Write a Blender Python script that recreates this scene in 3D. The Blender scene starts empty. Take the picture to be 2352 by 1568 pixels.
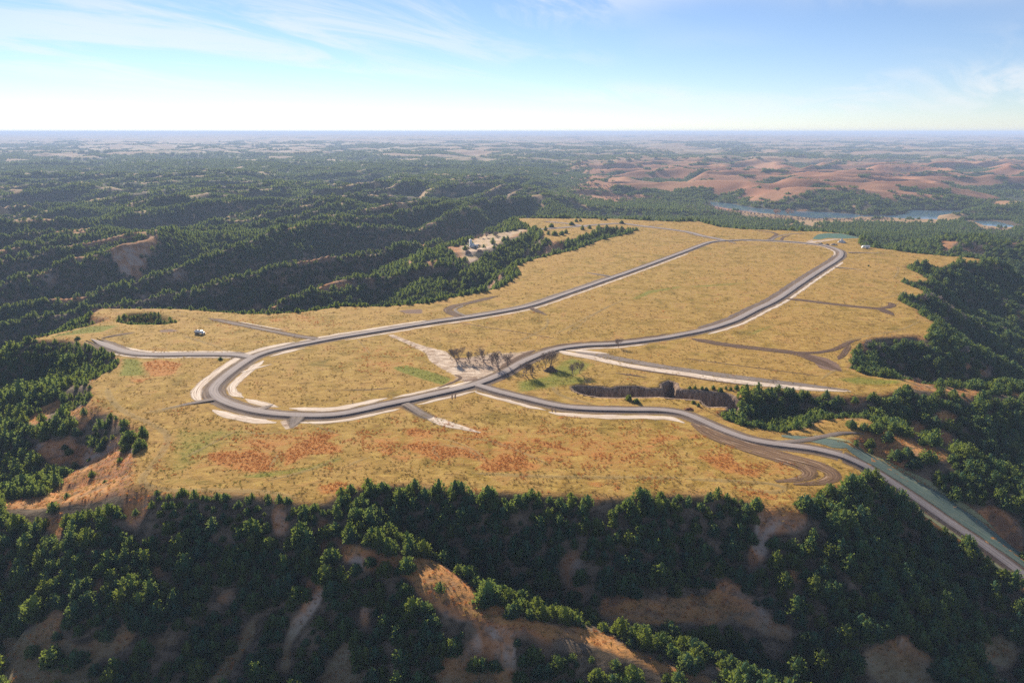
import bpy, math, random
import numpy as np
from mathutils import Vector

# ------------------------------------------------------------------ camera, sky, sun, exposure
scene = bpy.context.scene
COL = scene.collection
CAM_H = 120.0
PITCH = math.atan((784 - 303) / 1568.0)
cam_data = bpy.data.cameras.new('camera')
cam = bpy.data.objects.new('camera', cam_data)
COL.objects.link(cam)
cam.location = (0, 0, CAM_H)
cam.rotation_euler = (math.pi / 2 - PITCH, 0, 0)
cam_data.sensor_width = 36.0
cam_data.lens = 24.0
cam_data.clip_start = 1.0
cam_data.clip_end = 120000.0
scene.camera = cam

SUN_ELEV = math.radians(24.5)
SUN_AZ = math.radians(-25.0)          # from +Y towards +X (negative: left of the view)
SUN_DIR = Vector((math.sin(SUN_AZ) * math.cos(SUN_ELEV), math.cos(SUN_AZ) * math.cos(SUN_ELEV), math.sin(SUN_ELEV)))

world = bpy.data.worlds.new('World')
scene.world = world
world.use_nodes = True
wnt = world.node_tree
wnt.nodes.clear()


class NT:
    """small helper to build node trees"""
    def __init__(self, tree):
        self.t = tree

    def n(self, typ, ins=None, **kw):
        nd = self.t.nodes.new(typ)
        for k, v in kw.items():
            setattr(nd, k, v)
        for k, v in (ins or {}).items():
            self.set(nd, k, v)
        return nd

    def set(self, nd, k, v):
        s = nd.inputs[k]
        if isinstance(v, bpy.types.NodeSocket):
            self.t.links.new(v, s)
        elif isinstance(v, bpy.types.Node):
            self.t.links.new(v.outputs[0], s)
        else:
            if hasattr(s, 'default_value'):
                if s.type == 'RGBA' and len(v) == 3:
                    v = (*v, 1.0)
                s.default_value = v

    def math(self, op, a, b=0.0, c=0.0, clamp=False):
        nd = self.n('ShaderNodeMath', {0: a, 1: b, 2: c}, operation=op)
        nd.use_clamp = clamp
        return nd.outputs[0]

    def mix(self, f, a, b, typ='MIX'):
        nd = self.n('ShaderNodeMix', None, data_type='RGBA', blend_type=typ)
        nd.clamp_factor = True
        self.set(nd, 0, f)
        self.set(nd, 6, a)
        self.set(nd, 7, b)
        return nd.outputs[2]

    def noise(self, vec, scale, detail=2.0, rough=0.5, lac=2.0, dist=0.0):
        nd = self.n('ShaderNodeTexNoise', {'Vector': vec, 'Scale': scale, 'Detail': detail, 'Roughness': rough, 'Lacunarity': lac, 'Distortion': dist})
        return nd.outputs[0]

    def ss(self, v, lo, hi, a=0.0, b=1.0):
        nd = self.n('ShaderNodeMapRange', {'Value': v, 'From Min': lo, 'From Max': hi, 'To Min': a, 'To Max': b}, interpolation_type='SMOOTHSTEP')
        return nd.outputs[0]

    def ramp(self, f, stops):
        nd = self.n('ShaderNodeValToRGB', {0: f})
        cr = nd.color_ramp
        while len(cr.elements) < len(stops):
            cr.elements.new(0.5)
        for e, (p, c) in zip(cr.elements, stops):
            e.position = p
            e.color = (*c, 1.0)
        return nd.outputs[0]

    def vmul(self, v, s):
        return self.n('ShaderNodeVectorMath', {0: v, 1: s}, operation='MULTIPLY').outputs[0]


w = NT(wnt)
sky = w.n('ShaderNodeTexSky', sky_type='NISHITA')
sky.sun_disc = False
sky.sun_elevation = SUN_ELEV
sky.sun_rotation = SUN_AZ
sky.altitude = 700.0
sky.air_density = 0.85
sky.dust_density = 0.0
sky.ozone_density = 2.0
tc = w.n('ShaderNodeTexCoord')
sep = w.n('ShaderNodeSeparateXYZ', {0: tc.outputs['Generated']})
zz = w.math('MAXIMUM', sep.outputs[2], 0.0)
zd = w.math('ADD', zz, 0.10)
pl = w.n('ShaderNodeCombineXYZ', {0: w.math('DIVIDE', sep.outputs[0], zd), 1: w.math('DIVIDE', sep.outputs[1], zd), 2: 0.0}).outputs[0]
pl = w.n('ShaderNodeVectorMath', {0: pl, 1: (2.2, -0.3, 0.0)}, operation='ADD').outputs[0]
rot = w.n('ShaderNodeVectorRotate', {'Vector': pl, 'Angle': math.radians(-55)}, rotation_type='Z_AXIS').outputs[0]
cv = w.vmul(rot, (0.42, 1.1, 1.0))
c1 = w.noise(cv, 1.25, 8.0, 0.62, 2.1, 0.9)
cmask = w.noise(w.n('ShaderNodeVectorMath', {0: pl, 1: (0.2, 0.9, 0.0)}, operation='ADD').outputs[0], 0.27, 2.0, 0.5)
cl = w.math('MULTIPLY', w.ss(c1, 0.40, 0.62), w.ss(cmask, 0.36, 0.54))
cl = w.math('MULTIPLY', cl, w.ss(zz, 0.0, 0.05))
tint = w.mix(1.0, sky.outputs[0], (0.88, 0.885, 1.0), 'MULTIPLY')
skycol = w.mix(w.math('MULTIPLY', cl, 0.55), tint, (7.6, 7.7, 7.8))
bg = w.n('ShaderNodeBackground', {'Color': skycol, 'Strength': 0.056})
wo = w.n('ShaderNodeOutputWorld', {'Surface': bg})

sun_data = bpy.data.lights.new('sun', 'SUN')
sun_data.energy = 4.8
sun_data.angle = math.radians(0.53)
sun_data.color = (1.0, 0.86, 0.68)
sun = bpy.data.objects.new('sun', sun_data)
COL.objects.link(sun)
sun.rotation_euler = (-SUN_DIR).to_track_quat('-Z', 'Y').to_euler()
sun.location = SUN_DIR * 3000

vs = scene.view_settings
vs.view_transform = 'Standard'
vs.look = 'None'
vs.exposure = 1.18
vs.gamma = 1.0
scene.render.engine = 'CYCLES'
cy = scene.cycles
cy.use_denoising = False
cy.max_bounces = 5
cy.diffuse_bounces = 2
cy.glossy_bounces = 2
cy.transmission_bounces = 2
cy.transparent_max_bounces = 12
cy.volume_bounces = 1
cy.use_adaptive_sampling = True
cy.adaptive_threshold = 0.01

# ------------------------------------------------------------------ picture point -> place on the ground
CP, SP = math.cos(PITCH), math.sin(PITCH)


def at(X, Y, z=0.0):
    """point of the photograph (2352 wide) -> point on the level z"""
    u = (np.asarray(X, float) - 1176) / 1568
    v = (np.asarray(Y, float) - 784) / 1568
    dz = -SP - v * CP
    t = (np.asarray(z, float) - CAM_H) / dz
    return u * t, (CP - v * SP) * t


def project(x, y, z):
    zz = z - CAM_H
    depth = y * CP - zz * SP
    up = y * SP + zz * CP
    return 1176 + 1568 * x / depth, 784 - 1568 * up / depth, depth


def G(pts, z=0.0):
    a = np.array(pts, float)
    x, y = at(a[:, 0], a[:, 1], a[:, 2] if a.shape[1] > 2 else z)
    return np.stack([x, y], 1)


def zm(ox, oy, s, pts):
    return [(ox + p[0] / s, oy + p[1] / s) + tuple(p[2:]) for p in pts]


def q1(*p): return zm(0, 290.9, 3.0, p)
def q2(*p): return zm(784, 290.9, 3.0, p)
def q3(*p): return zm(1568, 290.9, 3.0, p)
def q4(*p): return zm(0, 689, 3.0, p)
def q5(*p): return zm(784, 689, 3.0, p)
def q6(*p): return zm(1568, 689, 3.0, p)
def q7(*p): return zm(0, 1072, 2.0, p)
def q8(*p): return zm(1176, 1072, 2.0, p)


# ------------------------------------------------------------------ noise
def _hash(ix, iy, seed):
    h = (ix.astype(np.int64) * 374761393 + iy.astype(np.int64) * 668265263 + seed * 1274126177) & 0xFFFFFFFF
    h = ((h ^ (h >> 13)) * 1274126177) & 0xFFFFFFFF
    h = h ^ (h >> 16)
    return (h & 0xFFFF) / 65535.0


def perlin(x, y, seed=0):
    x = np.asarray(x, float); y = np.asarray(y, float)
    ix = np.floor(x); iy = np.floor(y)
    fx = x - ix; fy = y - iy
    u = fx * fx * fx * (fx * (fx * 6 - 15) + 10)
    v = fy * fy * fy * (fy * (fy * 6 - 15) + 10)

    def g(dx, dy):
        a = _hash(ix + dx, iy + dy, seed) * 2 * math.pi
        return np.cos(a) * (fx - dx) + np.sin(a) * (fy - dy)
    return ((g(0, 0) * (1 - u) + g(1, 0) * u) * (1 - v) + (g(0, 1) * (1 - u) + g(1, 1) * u) * v) * 1.5


def fbm(x, y, seed=0, o=3, r=0.5):
    s = 0; a = 1.0; f = 1.0
    for i in range(o):
        s = s + a * perlin(x * f, y * f, seed + i * 17)
        a *= r; f *= 2.03
    return s


def sstep(a, b, v):
    t = np.clip((v - a) / (b - a), 0, 1)
    return t * t * (3 - 2 * t)


def smax(a, b, k):
    h = np.clip(0.5 + 0.5 * (a - b) / k, 0, 1)
    return b * (1 - h) + a * h + k * h * (1 - h)


def smin(a, b, k):
    return -smax(-a, -b, k)


def sdf(poly, x, y, reach=1e9):
    """signed distance to a polygon, positive inside"""
    p = np.asarray(poly, float)
    d2 = np.full(x.shape, 1e18)
    ins = np.zeros(x.shape, bool)
    n = len(p)
    for i in range(n):
        ax, ay = p[i]; bx, by = p[(i + 1) % n]
        ex, ey = bx - ax, by - ay
        L = ex * ex + ey * ey + 1e-12
        t = np.clip(((x - ax) * ex + (y - ay) * ey) / L, 0, 1)
        qx = x - ax - t * ex; qy = y - ay - t * ey
        d2 = np.minimum(d2, qx * qx + qy * qy)
        c = (ay > y) != (by > y)
        if abs(by - ay) > 1e-9:
            ins ^= c & (x < (bx - ax) * (y - ay) / (by - ay) + ax)
    d = np.sqrt(d2)
    return np.where(ins, d, -d)


def near_poly(poly, x, y, reach):
    """signed distance, computed only near the polygon; -reach elsewhere"""
    p = np.asarray(poly, float)
    out = np.full(x.shape, -float(reach))
    m = (x > p[:, 0].min() - reach) & (x < p[:, 0].max() + reach) & (y > p[:, 1].min() - reach) & (y < p[:, 1].max() + reach)
    if m.any():
        out[m] = np.maximum(sdf(p, x[m], y[m]), -reach)
    return out


def near_line(line, x, y, reach):
    """distance to a polyline and its interpolated third coordinate; reach elsewhere"""
    p = np.asarray(line, float)
    d = np.full(x.shape, float(reach)); zz = np.full(x.shape, 0.0)
    m = (x > p[:, 0].min() - reach) & (x < p[:, 0].max() + reach) & (y > p[:, 1].min() - reach) & (y < p[:, 1].max() + reach)
    if not m.any():
        return d, zz
    X, Y = x[m], y[m]
    bd = np.full(X.shape, 1e9); bz = np.zeros(X.shape)
    for i in range(len(p) - 1):
        ax, ay, az = p[i]; bx, by, bz_ = p[i + 1]
        ex, ey = bx - ax, by - ay
        t = np.clip(((X - ax) * ex + (Y - ay) * ey) / (ex * ex + ey * ey + 1e-9), 0, 1)
        dd = np.hypot(X - ax - t * ex, Y - ay - t * ey)
        c = dd < bd
        bd = np.where(c, dd, bd); bz = np.where(c, az + t * (bz_ - az), bz)
    d[m] = np.minimum(bd, reach); zz[m] = bz
    return d, zz


def G3(pts):
    a = np.array(pts, float)
    x, y = at(a[:, 0], a[:, 1], a[:, 2])
    return np.stack([x, y, a[:, 2]], 1)


# ------------------------------------------------------------------ the shape of the land
PLATEAU = G([(313, 1110), (383, 1131), (500, 1131), (600, 1134), (690, 1147), (735, 1152), (790, 1125), (840, 1112), (930, 1108), (1050, 1122),
             (1250, 1130), (1430, 1138), (1560, 1128), (1700, 1140), (1780, 1160), (1840, 1163), (1870, 1130), (1930, 1112), (1975, 1090), (2015, 1085),
             (2000, 1058), (1960, 1030), (1940, 1010), (1985, 990), (1998, 975), (1935, 968), (1900, 970), (1870, 983), (1800, 995), (1760, 990), (1700, 978),
             (1660, 965), (1636, 950), (1650, 940)]
            + [(1690, 925)]
            + q6((420, 640), (700, 612), (950, 650), (1130, 652), (1400, 640), (1570, 592), (1550, 555), (1250, 520), (1180, 480), (1120, 470), (1160, 430),
                 (1150, 380), (1180, 330), (1220, 290), (1300, 255), (1600, 235), (1690, 250), (1720, 150), (1620, 100), (1600, 60))
            + q3((1480, 1200), (1470, 1180), (1640, 1165), (1650, 1130), (1480, 1062), (1700, 1060), (1620, 1010), (1520, 965), (1630, 940), (1780, 965), (1900, 930),
                 (2160, 935), (2000, 905), (1600, 872), (1400, 842), (1230, 825), (1200, 790), (1250, 770), (1120, 738), (950, 722), (600, 712), (400, 705), (250, 690), (100, 650))
            + q2((2300, 655), (1900, 635), (1500, 630), (1210, 630), (1290, 690), (1380, 720), (1400, 770), (1480, 790), (1650, 760), (1760, 720), (1750, 690), (1900, 690),
                 (2060, 710), (1980, 740), (1800, 780), (1620, 850), (1350, 910), (1210, 960), (1250, 1010), (1110, 1110), (930, 1150), (800, 1170), (600, 1215), (300, 1240), (0, 1240))
            + q4((2050, 90), (1750, 100), (1500, 85), (1250, 65), (1050, 62), (700, 62), (640, 100), (780, 130), (640, 172), (220, 270), (500, 270), (590, 300), (730, 340), (840, 410), (830, 460),
                 (700, 520), (640, 570), (660, 640), (640, 700), (760, 760), (880, 840), (1020, 890), (1010, 960), (960, 1060), (940, 1150)))
SCARP = G(q5((1580, 595), (1600, 620), (1640, 640), (1700, 655), (1780, 667), (1900, 670), (1990, 668), (2120, 668), (2190, 664), (2280, 675), (2352, 680))
          + q6((120, 690), (150, 720), (180, 737), (300, 735), (330, 760), (420, 760), (400, 690), (350, 660), (300, 640), (200, 628), (100, 620), (0, 615))
          + q5((2320, 602), (2310, 570), (2260, 552), (2205, 578), (2210, 606), (2130, 608), (2050, 590), (1980, 590), (1900, 594), (1870, 606), (1800, 596), (1640, 587)))
GULLY = G(q4((800, 140), (860, 95), (1040, 85), (1160, 115), (1220, 150), (1100, 162), (900, 162)))

RIDGES = [  # crest line (photo x, photo y, level), slope, half width of the crest
    (G3([(770, 1137, -1), (850, 1230, -5), (950, 1290, -9), (1100, 1392, -13), (1300, 1445, -16), (1450, 1490, -18), (1600, 1545, -20), (1800, 1625, -23), (2000, 1720, -27)]), 0.80, 2.5),
    (G3([(1990, 1070, -3), (2091, 1137, -8), (2176, 1197, -12), (2251, 1247, -15), (2352, 1322, -19), (2500, 1430, -24), (2700, 1560, -28)]), 0.55, 7),
    (G3([(1900, 980, 0), (1990, 972, 1.5), (2080, 1003, 0.5), (2170, 1043, -1.5), (2260, 1085, -4), (2352, 1130, -7), (2500, 1210, -12)]), 0.60, 5),
    (G3([(1840, 1160, -1), (1800, 1200, -7), (1760, 1260, -14), (1730, 1330, -21)]), 0.55, 5),
    (G3([(313, 1110, -1), (233, 1121, -4), (150, 1148, -8), (100, 1160, -9.5), (50, 1152, -10), (0, 1147, -11), (-120, 1160, -14)]), 0.55, 4),
    (G3([(335, 1014, -1), (280, 1040, -4), (213, 1070, -9), (133, 1102, -15)]), 0.5, 3),
    (G3([(215, 930, -1), (143, 952, -5), (57, 979, -10), (-40, 1010, -16)]), 0.5, 4),
    (G3([(215, 880, -1), (120, 895, -6), (0, 915, -12)]), 0.5, 4),
    (G3([(2091, 886, 0), (2200, 899, -3), (2352, 905, -7), (2500, 915, -12), (2700, 940, -20)]), 0.5, 6),
    (G3([(1240, 520, -1), (1190, 536, -2.5), (1130, 551, -4), (1075, 568, -5), (1040, 580, -7), (1060, 620, -15), (1030, 650, -26)]), 0.42, 22),
    (G3([(1900, 720, -4), (2140, 760, -6), (2240, 830, -18), (2320, 880, -30)]), 0.5, 5),
    (G3([(2140, 690, -3), (2210, 740, -16), (2290, 800, -30)]), 0.5, 5),
    (G3([(2170, 612, -3), (2260, 660, -16), (2330, 720, -30)]), 0.5, 5),
    (G3([(2205, 555, -14), (2260, 548, -12), (2330, 560, -16)]), 0.3, 20),
]
ROADB_END = G3([(1750, 1016, 0.0), (1868, 1031, -0.4), (1935, 1047, -1.2), (1985, 1069, -3), (2018, 1089, -4.6), (2091, 1137, -8), (2176, 1197, -12), (2251, 1247, -15), (2352, 1322, -19), (2500, 1430, -24), (2700, 1560, -28)])

LAKE_Z = -62.0
LAKES = [G(q3((190, 518), (330, 530), (500, 562), (700, 577), (780, 582), (1000, 590), (1200, 604), (1240, 616), (1180, 630), (900, 632), (780, 618), (500, 592), (430, 582), (330, 566), (200, 548)), LAKE_Z),
         G(q3((1560, 574), (1700, 578), (1960, 579), (1880, 605), (1760, 615), (1755, 638), (1500, 632), (1400, 626), (1240, 624), (1230, 612), (1440, 612), (1530, 600)), LAKE_Z),
         G(q3((2140, 549), (2200, 538), (2310, 527), (2420, 522), (2420, 545), (2305, 551), (2180, 557)), LAKE_Z),
         G(q3((2000, 650), (2160, 654), (2215, 668), (2300, 690), (2215, 692), (2080, 680)), LAKE_Z)]


def height(x, y):
    x = np.asarray(x, float); y = np.asarray(y, float)
    shp = x.shape
    x = x.ravel(); y = y.ravel()
    r = np.hypot(x, y)
    # --- generic dissected hills
    wx = x + 60 * perlin(x / 260, y / 260, 3); wy = y + 60 * perlin(x / 260, y / 260, 4)
    ux = x + 26 * perlin(x / 150, y / 150, 5); uy = y + 26 * perlin(x / 150, y / 150, 6)
    a = 0.56 * ux + 0.83 * uy; b = 0.83 * ux - 0.56 * uy
    rl = np.clip(1 - np.abs(perlin(a / 460, b / 125, 11)), 0, 1)
    spurs = -84 + 66 * rl ** 1.5 + 34 * perlin(x / 430, y / 380, 13) + 7 * (1 - np.abs(perlin(x / 70, y / 70, 14)))
    iso = np.clip(1 - np.abs(perlin(wx / 520, wy / 430, 21)), 0, 1)
    iso2 = 1 - np.abs(perlin(wx / 210, wy / 190, 22))
    isoh = -74 + 40 * iso ** 1.3 + 15 * iso2 + 16 * perlin(x / 1100, y / 900, 23)
    rs = np.clip(1 - np.abs(perlin(wx / 420 + 9, wy / 300, 31)), 0, 1)
    soft = -72 + 52 * rs ** 1.8 + 22 * perlin(wx / 170, wy / 130, 34) * 0.5 + 16 * perlin(wx / 650, wy / 560, 32) + 5 * perlin(x / 90, y / 80, 33)
    ang = x / (y + 200)
    wl = sstep(0.12, -0.02, ang) * sstep(3200, 1900, y)
    wr = sstep(0.02, 0.12, ang) * sstep(1500, 1800, y) * sstep(4600, 3700, y)
    hills = isoh * (1 - wl) + spurs * wl
    hills = hills * (1 - wr) + soft * wr
    far = sstep(3500, 16000, y)
    hills = hills + 62 * far + sstep(16000, 32000, y) * 34
    hills = hills + far * (22 * fbm(x / 3000, y / 2600, 41, 2)) + 26 * sstep(14000, 24000, y) * fbm(x / 5200, y / 6000, 43, 3)
    hills = hills - 40 * sstep(330, 180, y)
    # --- near detail only where it shows
    h = hills
    nr = (y < 1700) & (np.abs(x) < 1400)
    X, Y = x[nr], y[nr]
    d = sdf(PLATEAU, X, Y)
    out = np.maximum(-d, 0)
    g1 = perlin(X / 52, Y / 52, 51); g2 = perlin(X / 21, Y / 21, 52)
    fade = sstep(0, 25, out)
    dist = np.maximum(out + np.minimum(out, 38) * fade * (0.42 * g1 + 0.16 * g2), 0)
    dist = np.sqrt(dist ** 2 + 9) - 3
    D = 72 + 12 * perlin(X / 230, Y / 230, 53) + 18 * sstep(500, 900, Y)
    fall = D * (1 - np.exp(-0.80 * dist / D))
    und = 0.5 * perlin(X / 120, Y / 120, 54) * sstep(0, 40, d) + 0.10 * perlin(X / 18, Y / 18, 55)
    hp = und - fall
    hn = hills[nr] - 26 * np.exp(-out / 130) - 8 * sstep(1650, 1200, Y)
    hn = np.where(d > 0, -80, hn)
    # keep the ground in front of the lake low
    open_ = sstep(0.12, -0.05, X / (Y + 200))
    hn = smin(hn, -63 + 0.11 * np.clip(1230 - Y, 0, 900) + 0.02 * np.clip(1700 - Y, 0, 600) + 90 * open_ + 60 * sstep(1500, 1690, Y), 8)
    for line, k, cw in RIDGES:
        dl, zl = near_line(line, X, Y, 120)
        ok = dl < 119
        dl = np.maximum(dl + np.minimum(dl, 14) * 0.32 * g2 * sstep(1, 10, dl), 0)
        e = np.maximum(dl - cw, 0)
        hr = np.where(ok, zl + und * 0.3 - k * (np.sqrt(e * e + 9) - 3), -200)
        hp = smax(hp, hr, 2.5)
    h1 = smax(hp, hn, 7)
    h1 = np.where(d > 0, hp, h1)
    gs = near_poly(SCARP, X, Y, 6)
    h1 = h1 - 10.0 * sstep(-0.4, 1.8, gs)
    gg = near_poly(GULLY, X, Y, 6)
    h1 = h1 - 6.0 * sstep(-3, 8, gg)
    # road bench that leads down the spur, with its cut bank
    dr, zr = near_line(ROADB_END, X, Y, 40)
    h1 = np.where(dr < 39, h1 + (zr - 0.15 - h1) * sstep(13.0, 5.0, dr), h1)
    h1 = h1 + sstep(3, 20, out) * (0.3 * perlin(X / 7, Y / 7, 57) + 1.1 * perlin(X / 19, Y / 19, 58)) * sstep(9, 16, dr)
    h[nr] = h1
    # --- lake basins
    lk = np.full(x.shape, -900.0)
    m = (y > 1040) & (y < 2900) & (x > 150) & (x < 2200)
    for p in LAKES:
        lk[m] = np.maximum(lk[m], sdf(p, x[m], y[m]))
    o = np.maximum(-lk, 0)
    cap = LAKE_Z + 0.6 + 0.30 * o + 5 * perlin(x / 60, y / 60, 61) * sstep(4, 40, o)
    bl = sstep(10, -120, y - np.interp(x, [300, 540, 797, 1000, 1100, 1400], [2000, 1870, 1570, 1560, 1590, 1800]))
    cap = cap * (1 - bl) + bl * (LAKE_Z + 0.3 + 0.055 * o)
    h = np.where(m & (o < 800), h + (np.minimum(h, smin(h, cap, 6)) - h) * sstep(1040, 1140, y), h)
    h = np.where(m | ((y > 900) & (y < 2700) & (x > -100)), np.maximum(h, LAKE_Z + 0.3), h)
    h = np.where(lk > 0, LAKE_Z - np.minimum(0.3 + lk * 0.25, 4), h)
    return h.reshape(shp)


def hz(x, y):
    return float(height(np.array([x]), np.array([y]))[0])


# ------------------------------------------------------------------ helpers for objects
def mesh_from(name, verts, faces_flat, nside, uv=None, smooth=False):
    me = bpy.data.meshes.new(name)
    v = np.asarray(verts, np.float32)
    f = np.asarray(faces_flat, np.int32).reshape(-1, nside)
    me.vertices.add(len(v)); me.vertices.foreach_set('co', v.ravel())
    me.loops.add(f.size); me.loops.foreach_set('vertex_index', f.ravel())
    me.polygons.add(len(f))
    me.polygons.foreach_set('loop_start', np.arange(0, f.size, nside, dtype=np.int32))
    me.polygons.foreach_set('loop_total', np.full(len(f), nside, np.int32))
    if smooth:
        me.polygons.foreach_set('use_smooth', np.ones(len(f), bool))
    if uv is not None:
        l = me.uv_layers.new(name='UVMap')
        l.data.foreach_set('uv', np.asarray(uv, np.float32)[f.ravel()].ravel())
    me.update(calc_edges=True)
    me.validate()
    return me


def obj(name, me, mat=None, parent=None, loc=None, rz=0.0):
    o = bpy.data.objects.new(name, me)
    COL.objects.link(o)
    if mat is not None and me is not None and not me.materials:
        me.materials.append(mat)
    if parent is not None:
        o.parent = parent
    if loc is not None:
        o.location = loc
    o.rotation_euler.z = rz
    return o


def struct(o):
    o['kind'] = 'structure'
    return o


def tag(o, label, cat, group=None):
    o['label'] = label; o['category'] = cat
    if group:
        o['group'] = group
    return o


def new_mat(name):
    m = bpy.data.materials.new(name)
    m.use_nodes = True
    m.node_tree.nodes.clear()
    t = NT(m.node_tree)
    return m, t


def finish(t, bsdf):
    t.n('ShaderNodeOutputMaterial', {'Surface': bsdf})


def plain(name, col, rough=0.8, metal=0.0, var=0.15, scale=2.0, spec=0.3):
    m, t = new_mat(name)
    pos = t.n('ShaderNodeTexCoord').outputs['Object']
    n = t.noise(pos, scale, 4.0, 0.6)
    c = t.mix(t.ss(n, 0.3, 0.7), tuple(x * (1 - var) for x in col), tuple(min(1, x * (1 + var)) for x in col))
    b = t.n('ShaderNodeBsdfPrincipled', {'Base Color': c, 'Roughness': rough, 'Metallic': metal, 'Specular IOR Level': spec})
    finish(t, b)
    return m

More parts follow.
